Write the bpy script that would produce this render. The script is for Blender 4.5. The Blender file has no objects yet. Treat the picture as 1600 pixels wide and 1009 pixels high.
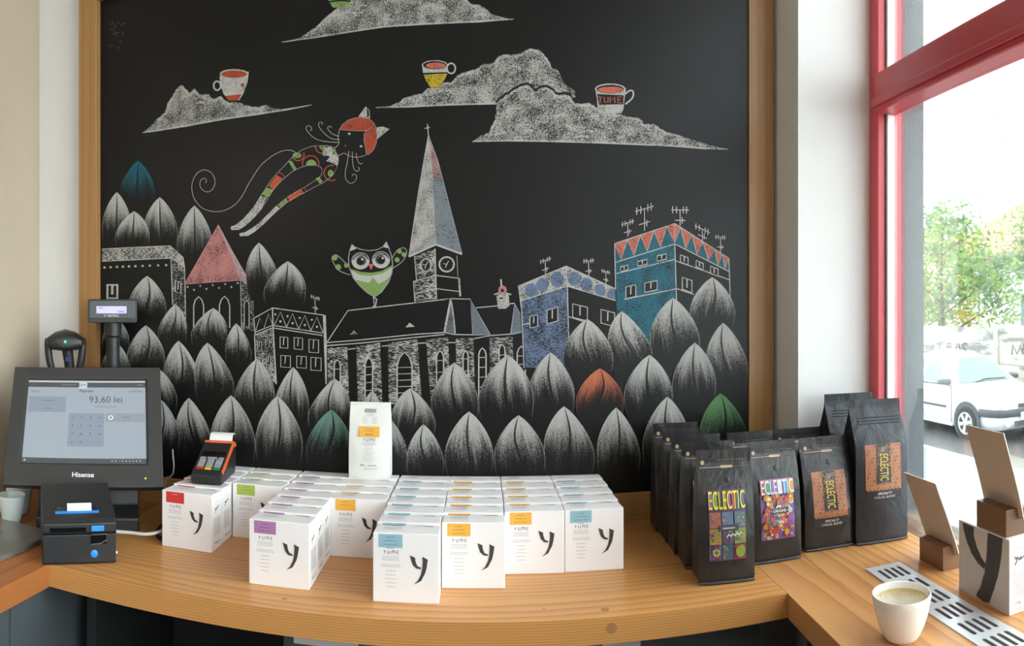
import bpy, bmesh, math, random
from math import sin, cos, tan, atan2, pi, radians, hypot, sqrt
from mathutils import Vector, Matrix
from mathutils.geometry import tessellate_polygon
random.seed(7)
scene = bpy.context.scene
COL = scene.collection

# ------------------------------------------------------------------ camera
# The photograph is a hand-swept phone panorama: a level cylindrical projection.
CAM_Z, FPX, XC, YC = 1.40, 1100.0, 755.0, 478.0
half = 800.0 / FPX
cam = bpy.data.cameras.new('camera'); cam_ob = bpy.data.objects.new('camera', cam); COL.objects.link(cam_ob)
cam.type = 'PANO'; cam.panorama_type = 'CENTRAL_CYLINDRICAL'
cam.central_cylindrical_range_u_min = -half
cam.central_cylindrical_range_u_max = half
cam.central_cylindrical_range_v_min = -(1009 - YC) / FPX
cam.central_cylindrical_range_v_max = YC / FPX
cam.central_cylindrical_radius = 1.0
cam.clip_start = 0.02; cam.clip_end = 300
cam_ob.location = (0, 0, CAM_Z)
cam_ob.rotation_euler = (pi / 2, 0, -(800.0 - XC) / FPX)
scene.camera = cam_ob

# ------------------------------------------------------------------ world, light, exposure
world = bpy.data.worlds.new('world'); scene.world = world; world.use_nodes = True
wn = world.node_tree.nodes; wn.clear()
wo = wn.new('ShaderNodeOutputWorld'); wb = wn.new('ShaderNodeBackground')
wb.inputs[0].default_value = (0.90, 0.96, 1.0, 1); wb.inputs[1].default_value = 8.0     # even overcast sky
world.node_tree.links.new(wb.outputs[0], wo.inputs[0])
scene.view_settings.view_transform = 'Standard'; scene.view_settings.look = 'None'
scene.view_settings.gamma = 1.0; scene.view_settings.use_curve_mapping = False
scene.view_settings.exposure = 0.26
scene.render.film_transparent = False
scene.cycles.max_bounces = 8; scene.cycles.diffuse_bounces = 5; scene.cycles.transparent_max_bounces = 16
scene.cycles.sample_clamp_indirect = 6.0

# ------------------------------------------------------------------ materials
def _nodes(m):
    m.use_nodes = True
    nt = m.node_tree; nt.nodes.clear()
    o = nt.nodes.new('ShaderNodeOutputMaterial'); b = nt.nodes.new('ShaderNodeBsdfPrincipled')
    nt.links.new(b.outputs[0], o.inputs[0])
    return nt, b, o
def N(nt, t, **kw):
    n = nt.nodes.new(t)
    for k, v in kw.items(): setattr(n, k, v)
    return n
def math_n(nt, op, a, b=None, c=None, clamp=False):
    n = nt.nodes.new('ShaderNodeMath'); n.operation = op; n.use_clamp = clamp
    for i, v in enumerate((a, b, c)):
        if v is None: continue
        if hasattr(v, 'links'): nt.links.new(v, n.inputs[i])
        else: n.inputs[i].default_value = v
    return n.outputs[0]
def mixc(nt, fac, a, b, blend='MIX'):
    n = nt.nodes.new('ShaderNodeMix'); n.data_type = 'RGBA'; n.blend_type = blend
    for s, v in ((n.inputs[0], fac), (n.inputs[6], a), (n.inputs[7], b)):
        if hasattr(v, 'links'): nt.links.new(v, s)
        else: s.default_value = v if not isinstance(v, tuple) or len(v) == 4 else (*v, 1)
    return n.outputs[2]
def smooth(nt, v, lo, hi):
    n = nt.nodes.new('ShaderNodeMapRange'); n.interpolation_type = 'SMOOTHSTEP'
    nt.links.new(v, n.inputs[0]); n.inputs[1].default_value = lo; n.inputs[2].default_value = hi
    return n.outputs[0]
def coords(nt, kind='Object', scale=(1, 1, 1), rnd=False):
    tc = nt.nodes.new('ShaderNodeTexCoord'); mp = nt.nodes.new('ShaderNodeMapping')
    nt.links.new(tc.outputs[kind], mp.inputs[0]); mp.inputs[3].default_value = scale
    if rnd:
        oi = nt.nodes.new('ShaderNodeObjectInfo'); cx = nt.nodes.new('ShaderNodeCombineXYZ')
        r = math_n(nt, 'MULTIPLY', oi.outputs['Random'], 7.0)
        for i in range(3): nt.links.new(r, cx.inputs[i])
        nt.links.new(cx.outputs[0], mp.inputs[1])
    return mp.outputs[0]
def noise(nt, vec, scale, detail=3.0, rough=0.55, dist=0.0):
    n = nt.nodes.new('ShaderNodeTexNoise'); nt.links.new(vec, n.inputs['Vector'])
    n.inputs['Scale'].default_value = scale; n.inputs['Detail'].default_value = detail
    n.inputs['Roughness'].default_value = rough; n.inputs['Distortion'].default_value = dist
    return n.outputs[0]
def bump(nt, b, h, strength=0.2, dist=0.002):
    n = nt.nodes.new('ShaderNodeBump'); n.inputs['Strength'].default_value = strength; n.inputs['Distance'].default_value = dist
    nt.links.new(h, n.inputs['Height']); nt.links.new(n.outputs[0], b.inputs['Normal'])
MATS = {}
def mat(name, col, rough=0.5, metal=0.0, vary=0.06, nscale=30.0, spec=0.5, bumps=0.0, emit=None, estr=0.0, bdist=0.001):
    if name in MATS: return MATS[name]
    m = bpy.data.materials.new(name); nt, b, o = _nodes(m)
    v = coords(nt); n = noise(nt, v, nscale)
    dark = tuple(c * (1 - vary) for c in col); lite = tuple(min(1, c * (1 + vary)) for c in col)
    nt.links.new(mixc(nt, n, dark, lite), b.inputs['Base Color'])
    b.inputs['Roughness'].default_value = rough; b.inputs['Metallic'].default_value = metal
    b.inputs['Specular IOR Level'].default_value = spec
    if bumps: bump(nt, b, noise(nt, v, nscale * 3, 4), bumps, bdist)
    if emit: b.inputs['Emission Color'].default_value = (*emit, 1); b.inputs['Emission Strength'].default_value = estr
    MATS[name] = m; return m
def attr_mat(name, rough=0.5, spec=0.4, emit=0.0):
    """flat print: colour comes from the printed shapes (face colours)"""
    m = bpy.data.materials.new(name); nt, b, o = _nodes(m)
    a = N(nt, 'ShaderNodeAttribute', attribute_name='Col')
    n = noise(nt, coords(nt), 300, 2)
    c = mixc(nt, math_n(nt, 'MULTIPLY', n, 0.08), a.outputs[0], (0.5, 0.5, 0.5, 1))
    nt.links.new(c, b.inputs['Base Color'])
    b.inputs['Roughness'].default_value = rough; b.inputs['Specular IOR Level'].default_value = spec
    if emit:
        nt.links.new(a.outputs[0], b.inputs['Emission Color']); b.inputs['Emission Strength'].default_value = emit
    MATS[name] = m; return m
def wood(name, dark, mid, lite, along='X', ring=260.0, rough=0.36, tone=0.12, seed=0.0, knots=True):
    """fir boards: growth rings around an axis along the board, cut by the board's faces"""
    m = bpy.data.materials.new(name); nt, b, o = _nodes(m)
    st = {'X': (0.12, 1, 1), 'Y': (1, 0.12, 1), 'Z': (1, 1, 0.12)}[along]
    v0 = coords(nt, 'Object', st)
    oi = nt.nodes.new('ShaderNodeObjectInfo'); off = nt.nodes.new('ShaderNodeVectorMath'); off.operation = 'MULTIPLY_ADD'
    nt.links.new(oi.outputs['Random'], off.inputs[0]); off.inputs[1].default_value = {'X': (9, 0.5, 0.3), 'Y': (0.5, 9, 0.3), 'Z': (0.5, 0.3, 9)}[along]
    off.inputs[2].default_value = {'X': (0, 0, 1.6), 'Y': (0, 0, 1.6), 'Z': (0, 1.6, 0)}[along]
    av = nt.nodes.new('ShaderNodeVectorMath'); nt.links.new(v0, av.inputs[0]); nt.links.new(off.outputs[0], av.inputs[1]); v = av.outputs[0]
    warp = nt.nodes.new('ShaderNodeTexNoise'); nt.links.new(v, warp.inputs['Vector']); warp.inputs['Scale'].default_value = 5.0; warp.inputs['Detail'].default_value = 3
    vm = nt.nodes.new('ShaderNodeVectorMath'); vm.operation = 'MULTIPLY_ADD'
    nt.links.new(warp.outputs['Color'], vm.inputs[0]); vm.inputs[1].default_value = (0.03, 0.03, 0.03); nt.links.new(v, vm.inputs[2])
    w = nt.nodes.new('ShaderNodeTexWave'); w.wave_type = 'RINGS'; w.rings_direction = along; w.wave_profile = 'SAW'
    nt.links.new(vm.outputs[0], w.inputs['Vector']); w.inputs['Scale'].default_value = ring / 20.0 * 5.0
    w.inputs['Distortion'].default_value = 0.9; w.inputs['Detail'].default_value = 2.0; w.inputs['Detail Scale'].default_value = 1.5
    rings = smooth(nt, w.outputs[1], 0.15, 1.0)
    st2 = {'X': (0.03, 1, 1), 'Y': (1, 0.03, 1), 'Z': (1, 1, 0.03)}[along]
    fibre = noise(nt, coords(nt, 'Object', st2), 420, 3, 0.6)
    base = mixc(nt, rings, lite, mid)
    base = mixc(nt, math_n(nt, 'MULTIPLY', smooth(nt, w.outputs[1], 0.72, 1.0), 0.28), base, dark)
    base = mixc(nt, math_n(nt, 'MULTIPLY', fibre, 0.28), base, dark)
    hs = nt.nodes.new('ShaderNodeHueSaturation'); nt.links.new(base, hs.inputs['Color'])
    val = math_n(nt, 'MULTIPLY_ADD', oi.outputs['Random'], tone * 2, 1 - tone); nt.links.new(val, hs.inputs['Value'])
    nt.links.new(hs.outputs[0], b.inputs['Base Color'])
    b.inputs['Roughness'].default_value = rough; b.inputs['Specular IOR Level'].default_value = 0.5
    bump(nt, b, fibre, 0.08, 0.0006)
    MATS[name] = m; return m

wood('fir', (0.36, 0.130, 0.034), (0.54, 0.240, 0.066), (0.67, 0.342, 0.110), 'X', tone=0.08)
wood('fir_y', (0.42, 0.16, 0.05), (0.61, 0.275, 0.09), (0.75, 0.39, 0.145), 'Y', tone=0.08)
wood('fir_red', (0.20, 0.055, 0.014), (0.36, 0.12, 0.035), (0.46, 0.17, 0.05), 'Y', tone=0.05)
wood('oak_frame', (0.30, 0.15, 0.045), (0.36, 0.185, 0.062), (0.41, 0.22, 0.08), 'Z', ring=120, tone=0.03)
wood('oak_rail', (0.30, 0.15, 0.045), (0.36, 0.185, 0.062), (0.41, 0.22, 0.08), 'X', ring=120, tone=0.03)
wood('walnut', (0.075, 0.035, 0.016), (0.16, 0.08, 0.038), (0.25, 0.135, 0.07), 'Y', ring=300)
mat('wall_dark', (0.22, 0.20, 0.185), 0.8)
mat('plaster_beige', (0.50, 0.42, 0.31), 0.9, vary=0.05, nscale=9, bumps=0.35, bdist=0.002, spec=0.2)
mat('plaster_white', (0.80, 0.80, 0.79), 0.9, vary=0.03, nscale=9, bumps=0.25, bdist=0.0015, spec=0.2)
mat('ceiling_paint', (0.8, 0.78, 0.74), 0.9)
mat('floor_tile', (0.16, 0.15, 0.14), 0.6, nscale=5, vary=0.2)
mat('red_paint', (0.60, 0.075, 0.09), 0.35, vary=0.05)
mat('seal_white', (0.85, 0.85, 0.82), 0.5)
mat('seal_grey', (0.12, 0.12, 0.13), 0.6)
mat('stucco_grey', (0.19, 0.215, 0.225), 0.95, vary=0.25, nscale=160, bumps=0.9, bdist=0.006, spec=0.1)
mat('cabinet_grey', (0.065, 0.075, 0.08), 0.55, vary=0.06)
mat('cabinet_dark', (0.022, 0.023, 0.024), 0.5, vary=0.1)
mat('carton', (0.89, 0.87, 0.865), 0.6, vary=0.02, nscale=40, spec=0.3)
mat('carton_back', (0.66, 0.62, 0.58), 0.7, vary=0.03)
mat('black_plastic', (0.016, 0.016, 0.017), 0.42, vary=0.1, nscale=200)
mat('grey_plastic', (0.035, 0.034, 0.032), 0.5, vary=0.08, nscale=200)
mat('gloss_black', (0.006, 0.006, 0.007), 0.12)
mat('blue_plastic', (0.02, 0.26, 0.72), 0.45)
mat('orange_plastic', (0.72, 0.13, 0.025), 0.4)
mat('key_grey', (0.33, 0.34, 0.36), 0.5)
mat('key_red', (0.55, 0.02, 0.02), 0.5); mat('key_yellow', (0.8, 0.5, 0.01), 0.5); mat('key_green', (0.0, 0.27, 0.06), 0.5)
mat('paper', (0.82, 0.82, 0.82), 0.8)
mat('steel', (0.62, 0.64, 0.66), 0.32, 1.0, vary=0.04)
mat('tray_steel', (0.30, 0.29, 0.26), 0.35, 0.6, vary=0.15, nscale=6)
mat('porcelain', (0.86, 0.83, 0.785), 0.22, vary=0.02)
mat('glaze_pale', (0.62, 0.68, 0.66), 0.3, vary=0.06, nscale=60)
mat('foam_stain', (0.66, 0.52, 0.30), 0.7, vary=0.25, nscale=120)
mat('cable_white', (0.55, 0.53, 0.5), 0.5); mat('cable_black', (0.01, 0.01, 0.01), 0.5)
mat('bag_white', (0.80, 0.80, 0.76), 0.5, vary=0.02)
attr_mat('print', 0.55); attr_mat('print_gloss', 0.3)
attr_mat('screen_print', 0.2, emit=0.12)

# ------------------------------------------------------------------ mesh helpers
class MB:
    def __init__(s): s.v = []; s.f = []; s.m = []
    def add(s, vs, fs, mi=0):
        o = len(s.v); s.v += [tuple(p) for p in vs]
        for f in fs: s.f.append(tuple(i + o for i in f)); s.m.append(mi)
        return s
    def box(s, x0, x1, y0, y1, z0, z1, mi=0):
        return s.add([(x0,y0,z0),(x1,y0,z0),(x1,y1,z0),(x0,y1,z0),(x0,y0,z1),(x1,y0,z1),(x1,y1,z1),(x0,y1,z1)],
                     [(3,2,1,0),(4,5,6,7),(0,1,5,4),(1,2,6,5),(2,3,7,6),(3,0,4,7)], mi)
    def prism(s, poly, z0, z1, mi=0, axis='Z'):
        """poly: outline in the plane across the axis"""
        n = len(poly)
        P = {'Z': lambda a, b, c: (a, b, c), 'Y': lambda a, b, c: (a, c, b), 'X': lambda a, b, c: (c, a, b)}[axis]
        vs = [P(a, b, z0) for a, b in poly] + [P(a, b, z1) for a, b in poly]
        fs = [(i, (i+1) % n, (i+1) % n + n, i + n) for i in range(n)]
        tr = tessellate_polygon([[Vector((a, b, 0)) for a, b in poly]])
        fs += [tuple(t) for t in tr] + [tuple(i + n for i in reversed(t)) for t in tr]
        return s.add(vs, fs, mi)
    def rings(s, rings, mi=0, cap0=True, cap1=True):
        """loft closed rings of equal length"""
        n = len(rings[0]); vs = [p for r in rings for p in r]; fs = []
        for k in range(len(rings) - 1):
            for i in range(n):
                j = (i + 1) % n
                fs.append((k*n+i, k*n+j, (k+1)*n+j, (k+1)*n+i))
        if cap0: fs.append(tuple(range(n))[::-1])
        if cap1: fs.append(tuple((len(rings)-1)*n + i for i in range(n)))
        return s.add(vs, fs, mi)
    def lathe(s, prof, n=32, mi=0, c=(0, 0, 0), caps=True):
        return s.rings([[(c[0]+r*cos(2*pi*i/n), c[1]+r*sin(2*pi*i/n), c[2]+z) for i in range(n)] for r, z in prof], mi, caps, caps)
    def tube(s, pts, r, n=8, mi=0):
        rs = []; pts = [Vector(p) for p in pts]; up = Vector((0.13, 0.31, 0.94))
        for i, p in enumerate(pts):
            d = (pts[min(i+1, len(pts)-1)] - pts[max(i-1, 0)]).normalized()
            a = d.cross(up)
            if a.length < 1e-4: a = d.cross(Vector((1, 0, 0)))
            a.normalize(); b = d.cross(a); rr = r[i] if isinstance(r, (list, tuple)) else r
            rs.append([tuple(p + a*rr*cos(2*pi*k/n) + b*rr*sin(2*pi*k/n)) for k in range(n)])
        return s.rings(rs, mi)
    def build(s, name, mats, parent=None, smooth=False, bevel=0.0, loc=None, rz=0.0, seg=2, fix=True):
        me = bpy.data.meshes.new(name); me.from_pydata(s.v, [], s.f)
        for m in (mats if isinstance(mats, (list, tuple)) else [mats]): me.materials.append(MATS[m] if isinstance(m, str) else m)
        me.polygons.foreach_set('material_index', s.m)
        if fix:
            bm = bmesh.new(); bm.from_mesh(me); bmesh.ops.recalc_face_normals(bm, faces=bm.faces); bm.to_mesh(me); bm.free()
        me.update()
        if smooth:
            me.polygons.foreach_set('use_smooth', [True] * len(me.polygons))
            try: me.set_sharp_from_angle(angle=radians(40 if smooth is True else smooth))
            except Exception: pass
        ob = bpy.data.objects.new(name, me); COL.objects.link(ob)
        if parent: ob.parent = parent
        if loc: ob.location = loc
        if rz: ob.rotation_euler[2] = rz
        if bevel:
            bv = ob.modifiers.new('bevel', 'BEVEL'); bv.width = bevel; bv.segments = seg; bv.limit_method = 'ANGLE'; bv.angle_limit = radians(35)
        return ob
def empty(name, loc=(0, 0, 0), rz=0.0):
    o = bpy.data.objects.new(name, None); COL.objects.link(o); o.location = loc; o.rotation_euler[2] = rz; o.empty_display_size = 0.05
    return o
def tag(o, label, cat, group=None, kind=None):
    o['label'] = label; o['category'] = cat
    if group: o['group'] = group
    if kind: o['kind'] = kind
    return o
def struct(o, label=None):
    o['kind'] = 'structure'
    if label: o['label'] = label
    return o
def copy_tree(o, parent=None):
    c = o.copy(); COL.objects.link(c); c.parent = parent
    for ch in list(o.children): copy_tree(ch, c)
    return c

def text_shape(s, size=1.0, bold=0.0, narrow=1.0, align='CENTER'):
    """letters of the built-in font as flat triangles, baseline at 0"""
    cu = bpy.data.curves.new('lettering', 'FONT'); cu.body = s; cu.size = size; cu.align_x = align; cu.offset = bold * size; cu.resolution_u = 3
    ob = bpy.data.objects.new('lettering', cu); COL.objects.link(ob)
    dg = bpy.context.evaluated_depsgraph_get()
    me = bpy.data.meshes.new_from_object(ob.evaluated_get(dg))
    vs = [(v.co.x * narrow, v.co.y) for v in me.vertices]; fs = [tuple(p.vertices) for p in me.polygons]
    bpy.data.meshes.remove(me); bpy.data.objects.remove(ob); bpy.data.curves.remove(cu)
    return vs, fs

class Draw:
    """flat drawing or print in a (u, v) plane; every stroke lies a hair above the one before"""
    def __init__(s, dz=0.00004, z0=0.0002, mp=None): s.v = []; s.f = []; s.c = []; s.z = z0; s.dz = dz; s.mp = mp
    def _put(s, pts, fs, col, cov=1.0):
        o = len(s.v); s.z += s.dz
        for p in pts:
            q = s.mp(*p) if s.mp else p
            s.v.append((q[0], -s.z, q[1]))
        for f in fs: s.f.append(tuple(i + o for i in f)); s.c.append((*col[:3], cov))
        return s
    def poly(s, pts, col, cov=1.0):
        tr = tessellate_polygon([[Vector((a, b, 0)) for a, b in pts]])
        return s._put(pts, [tuple(t) for t in tr], col, cov)
    def rect(s, x0, y0, x1, y1, col, cov=1.0): return s._put([(x0,y0),(x1,y0),(x1,y1),(x0,y1)], [(0,1,2,3)], col, cov)
    def line(s, pts, w, col, cov=1.0, closed=False):
        pts = [tuple(p) for p in pts]
        if closed: pts = pts + [pts[0]]
        L, R = [], []
        n = len(pts)
        for i in range(n):
            a = pts[max(i-1, 0)]; b = pts[min(i+1, n-1)]
            if closed and i in (0, n-1): a, b = pts[n-2], pts[1]
            dx, dy = b[0]-a[0], b[1]-a[1]; l = hypot(dx, dy) or 1
            ww = (w[i] if isinstance(w, (list, tuple)) else w) / 2
            L.append((pts[i][0] - dy/l*ww, pts[i][1] + dx/l*ww)); R.append((pts[i][0] + dy/l*ww, pts[i][1] - dx/l*ww))
        return s._put(L + R, [(i, i+1, n+i+1, n+i) for i in range(n-1)], col, cov)
    def ell(s, cx, cy, rx, ry, col, cov=1.0, n=20, a0=0, a1=2*pi):
        return s.poly([(cx + rx*cos(a0+(a1-a0)*i/n), cy + ry*sin(a0+(a1-a0)*i/n)) for i in range(n + (0 if a1-a0 > 6.2 else 1))], col, cov)
    def ring(s, cx, cy, rx, ry, w, col, cov=1.0, n=22, a0=0, a1=2*pi):
        cl = a1 - a0 > 6.2
        return s.line([(cx + rx*cos(a0+(a1-a0)*i/n), cy + ry*sin(a0+(a1-a0)*i/n)) for i in range(n + (0 if cl else 1))], w, col, cov, cl)
    def text(s, t, x, y, size, col, bold=0.0, narrow=1.0, rot=0.0, align='CENTER', cov=1.0):
        vs, fs = text_shape(t, size, bold, narrow, align)
        c, sn = cos(rot), sin(rot)
        return s._put([(x + a*c - b*sn, y + a*sn + b*c) for a, b in vs], fs, col, cov)
    def fit(s, t, cx, cz, w, h, col, bold=0.0, rot=0.0):
        """lettering scaled into a w x h box round (cx, cz)"""
        vs, fs = text_shape(t, 1.0, bold)
        x0, x1 = min(v[0] for v in vs), max(v[0] for v in vs); y0, y1 = min(v[1] for v in vs), max(v[1] for v in vs)
        c, sn = cos(rot), sin(rot); P = []
        for a, b in vs:
            a, b = ((a - x0)/(x1 - x0) - 0.5)*w, ((b - y0)/(y1 - y0) - 0.5)*h; P.append((cx + a*c - b*sn, cz + a*sn + b*c))
        return s._put(P, fs, col)
    def build(s, name, m, parent=None, surf=None, loc=None, yscale=1.0):
        me = bpy.data.meshes.new(name)
        vs = s.v if surf is None else [(x, surf(x, z) + y, z) for x, y, z in s.v]
        me.from_pydata(vs, [], s.f); me.materials.append(MATS[m])
        at = me.attributes.new('Col', 'FLOAT_COLOR', 'CORNER')
        buf = []
        for p, c in zip(me.polygons, s.c): buf += list(c) * p.loop_total
        at.data.foreach_set('color', buf)
        bm = bmesh.new(); bm.from_mesh(me)
        bad = [f for f in bm.faces if f.normal.y > 0]
        if bad: bmesh.ops.reverse_faces(bm, faces=bad)
        bm.to_mesh(me); bm.free(); me.update()
        ob = bpy.data.objects.new(name, me); COL.objects.link(ob)
        if parent: ob.parent = parent
        if loc: ob.location = loc
        return ob
def arc_pts(cx, cy, rx, ry, a0, a1, n=12): return [(cx + rx*cos(radians(a0+(a1-a0)*i/n)), cy + ry*sin(radians(a0+(a1-a0)*i/n))) for i in range(n+1)]
def spline(pts, n=6):
    """smooth curve through the given points"""
    out = []
    P = [pts[0]] + list(pts) + [pts[-1]]
    for i in range(1, len(P) - 2):
        a, b, c, d = P[i-1], P[i], P[i+1], P[i+2]
        for k in range(n):
            t = k / n
            out.append(tuple(0.5*((2*b[j]) + (-a[j]+c[j])*t + (2*a[j]-5*b[j]+4*c[j]-d[j])*t*t + (-a[j]+3*b[j]-3*c[j]+d[j])*t**3) for j in range(len(b))))
    out.append(tuple(pts[-1])); return out

# ------------------------------------------------------------------ the room
WALL_Y = 1.627                       # back wall and chalkboard plane
CT = 0.90                            # worktop height
WA = radians(3.5)                    # the shopfront stands a little askew
JY = 1.482                           # inner corner of the window jamb
def win(x, t):                       # x outwards from the inner wall plane, t along the shopfront towards the camera
    return (0.711 + x*cos(WA) - t*sin(WA), JY - t*cos(WA) - x*sin(WA))
struct(MB().box(-3.6, 1.05, -4.2, 1.85, -0.1, 0.0).build('floor', 'floor_tile'))
struct(MB().box(-3.6, 1.05, -4.2, 1.85, 3.0, 3.1).build('ceiling', 'ceiling_paint'))
struct(MB().box(-1.40, 0.711, WALL_Y, 1.85, 0, 3.0).build('wall_back', 'plaster_white'))
struct(MB().box(-1.40, -1.187, 0.55, WALL_Y, 0, 3.0).build('wall_left', 'plaster_beige'))
struct(MB().box(-3.6, -1.40, 0.55, 0.75, 0, 3.0).build('wall_left_return', 'plaster_beige'))
struct(MB().box(-3.7, -3.6, -4.2, 0.75, 0, 3.0).build('wall_left_far', 'wall_dark'))
struct(MB().box(-3.6, 1.05, -4.3, -4.2, 0, 3.0).build('wall_rear', 'wall_dark'))
# the pier between back wall and window: inner face, jamb, and the parts of the front wall under and over the window
def wpoly(*pts): return [win(x, t) for x, t in pts]
struct(MB().prism([(0.711, 1.85), (0.711, WALL_Y), (0.711, JY), win(0.19, 0), win(0.19, -0.30), (0.90, 1.85)], 0, 3.0).build('wall_right_pier', 'plaster_white'))
st = struct(MB().prism(wpoly((0.19, 0.0), (0.345, 0.0), (0.345, -0.5), (0.19, -0.5)), -1.0, 3.3).build('wall_outer_pier', 'stucco_grey'))
struct(MB().prism(wpoly((0.1875, 0), (0.345, 0), (0.345, 5.6), (0.1875, 5.6)), -1.0, 0.871).build('wall_right_below_window', 'stucco_grey'))
struct(MB().prism(wpoly((0.0, 0), (0.187, 0), (0.187, 5.6), (0.0, 5.6)), 0.0, 0.8555).build('wall_right_ledge', 'plaster_white'))
struct(MB().prism(wpoly((0, 0), (0.345, 0), (0.345, 5.6), (0, 5.6)), 2.75, 3.3).build('wall_right_above_window', 'plaster_white'))
struct(MB().prism(wpoly((0, 4.9), (0.345, 4.9), (0.345, 5.6), (0, 5.6)), 0.872, 2.75).build('wall_right_near', 'plaster_white'))

# window_1: red frame, two lights split by a transom, double glazing
w1 = empty('window_1', (*win(0.19, 0), CT)); struct(w1, 'large shop window in a red frame with a horizontal transom')
def wp(mb, name, m, bev=0.0):
    o = mb.build(name, m, None, bevel=bev)
    o.parent = w1; o.matrix_parent_inverse = Matrix.Translation(-Vector(w1.location)); return o
Z0, Z1, TR0, TR1 = 0.872, 2.75, 1.862, 1.955
def bar(x0, x1, t0, t1, z0, z1): return MB().prism(wpoly((x0, t0), (x1, t0), (x1, t1), (x0, t1)), z0, z1)
for t0 in (0.0, 2.45, 4.84):
    wp(bar(0.187, 0.215, t0, t0 + 0.042, Z0, Z1), 'stile', 'red_paint', 0.004)
    wp(bar(0.236, 0.258, t0, t0 + 0.036, Z0, Z1), 'stile', 'red_paint', 0.003)
    wp(bar(0.215, 0.236, t0, t0 + 0.038, Z0, Z1), 'glazing_seal', 'seal_white', 0.0)
wp(bar(0.209, 0.213, 0.042, 0.047, Z0, Z1), 'gasket', 'seal_grey')
wp(bar(0.180, 0.240, 0.036, 4.84, TR0, TR1), 'transom', 'red_paint', 0.006)
wp(bar(0.172, 0.182, 0.036, 4.84, TR0 + 0.012, TR0 + 0.030), 'transom_bead', 'red_paint', 0.003)
wp(bar(0.187, 0.25, 0.036, 4.84, Z0, Z0 + 0.018), 'bottom_rail', 'walnut', 0.002)
wp(bar(0.187, 0.25, 0.036, 4.84, Z1 - 0.06, Z1), 'top_rail', 'red_paint', 0.004)
gm = bpy.data.materials.new('pane_glass'); nt, b, o = _nodes(gm); nt.nodes.remove(b)
tr_ = N(nt, 'ShaderNodeBsdfTransparent'); tr_.inputs[0].default_value = (0.95, 0.975, 0.97, 1); gl = N(nt, 'ShaderNodeBsdfGlossy'); gl.inputs['Roughness'].default_value = 0.02
fr = N(nt, 'ShaderNodeFresnel'); fr.inputs[0].default_value = 1.45; mx = N(nt, 'ShaderNodeMixShader')
nt.links.new(math_n(nt, 'MULTIPLY', fr.outputs[0], 0.6), mx.inputs[0]); nt.links.new(tr_.outputs[0], mx.inputs[1]); nt.links.new(gl.outputs[0], mx.inputs[2]); nt.links.new(mx.outputs[0], o.inputs[0])
MATS['pane_glass'] = gm
wp(bar(0.222, 0.226, 0.03, 4.85, Z0 + 0.018, TR0), 'pane', 'pane_glass')
wp(bar(0.222, 0.226, 0.03, 4.85, TR1, Z1 - 0.06), 'pane', 'pane_glass')

# pendant lamps over the customer side of the shop (behind the camera)
def pendant(x, y, z, label):
    r = tag(empty('pendant_lamp', (x, y, z)), label, 'lamp')
    MB().lathe([(0.012, 0.16), (0.02, 0.15), (0.05, 0.12), (0.11, 0.03), (0.115, 0.0), (0.112, 0.0), (0.105, 0.03), (0.045, 0.115), (0.01, 0.14)], 28).build('shade', 'black_plastic', r, smooth=True)
    MB().tube([(0, 0, 0.15), (0, 0, 3.0 - z)], 0.003, 6).build('cord', 'cable_black', r)
    mat('lamp_glow', (1, 0.9, 0.75), 0.5, emit=(1, 0.78, 0.5), estr=18)
    MB().lathe([(0.004, 0.01), (0.03, 0.02), (0.042, 0.05), (0.03, 0.085), (0.012, 0.11)], 20).build('bulb', 'lamp_glow', r, smooth=True)
    l = bpy.data.lights.new('lamp_light', 'POINT'); l.energy = 9; l.color = (1, 0.90, 0.80); l.shadow_soft_size = 0.09
    lo = bpy.data.objects.new('lamp_light', l); COL.objects.link(lo); lo.parent = r; lo.location = (0, 0, -0.10)
pendant(-1.25, -0.9, 2.25, 'black pendant lamp over the till end of the room')
pendant(-0.2, -2.6, 2.25, 'black pendant lamp over the middle of the room')
pendant(-1.9, -2.0, 2.25, 'black pendant lamp deep in the room')

# ------------------------------------------------------------------ worktops and base cabinets
bc = tag(empty('back_worktop', (0, 1.113, CT)), 'long pale fir worktop under the chalkboard, between the side worktops', 'counter')
ys = [1.113, 1.205, 1.315, 1.42, 1.52, 1.625]
for i in range(5):
    MB().box(-0.79, 0.513, ys[i] - 1.113, ys[i+1] - 1.113 - 0.0002, -0.043, 0).build('plank', 'fir', bc, bevel=0.0005)
for kx, ky, kr in ((0.200, 0.030, 0.007), (0.10, 0.045, 0.002), (-0.335, 0.042, 0.005)):
    mat('knot', (0.40, 0.18, 0.065), 0.5, vary=0.3, nscale=250)
    MB().lathe([(kr, -0.002), (kr, 0.0003), (kr*0.6, 0.0005)], 14, c=(kx, ky, 0)).build('knot', 'knot', bc)
MB().prism([(0.205 + 0.009*cos(a*pi/7), -0.018 + 0.009*sin(a*pi/7)) for a in range(14)], -0.0004, 0.003, axis='Y').build('knot', 'knot', bc)
lc = tag(empty('side_worktop', (-0.79, 1.1, CT)), 'reddish wooden worktop at the far left, under the steel tray', 'counter')
xs = [-0.79, -0.885, -0.985, -1.085, -1.187]
for i in range(4):
    MB().box(xs[i+1] + 0.79 + 0.0004, xs[i] + 0.79, -1.9, 0.525, -0.045, 0).build('plank', 'fir_red', lc, bevel=0.0005)
rc = tag(empty('side_worktop', (0.513, 1.13, CT)), 'pinkish wooden window worktop on the right with a vent grille let in', 'counter')
def rwx(f, y):  # strips run along the shopfront
    a = 0.513 - 0.045 * (1.13 - y) if f == 0 else None
    b = win(0.187, 0)[0] - 0.061 * (JY - y)
    return (0.513 - 0.045 * (1.13 - y)) * (1 - f) + b * f
fs_ = [0, 0.27, 0.52, 0.77, 1.0]
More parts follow.
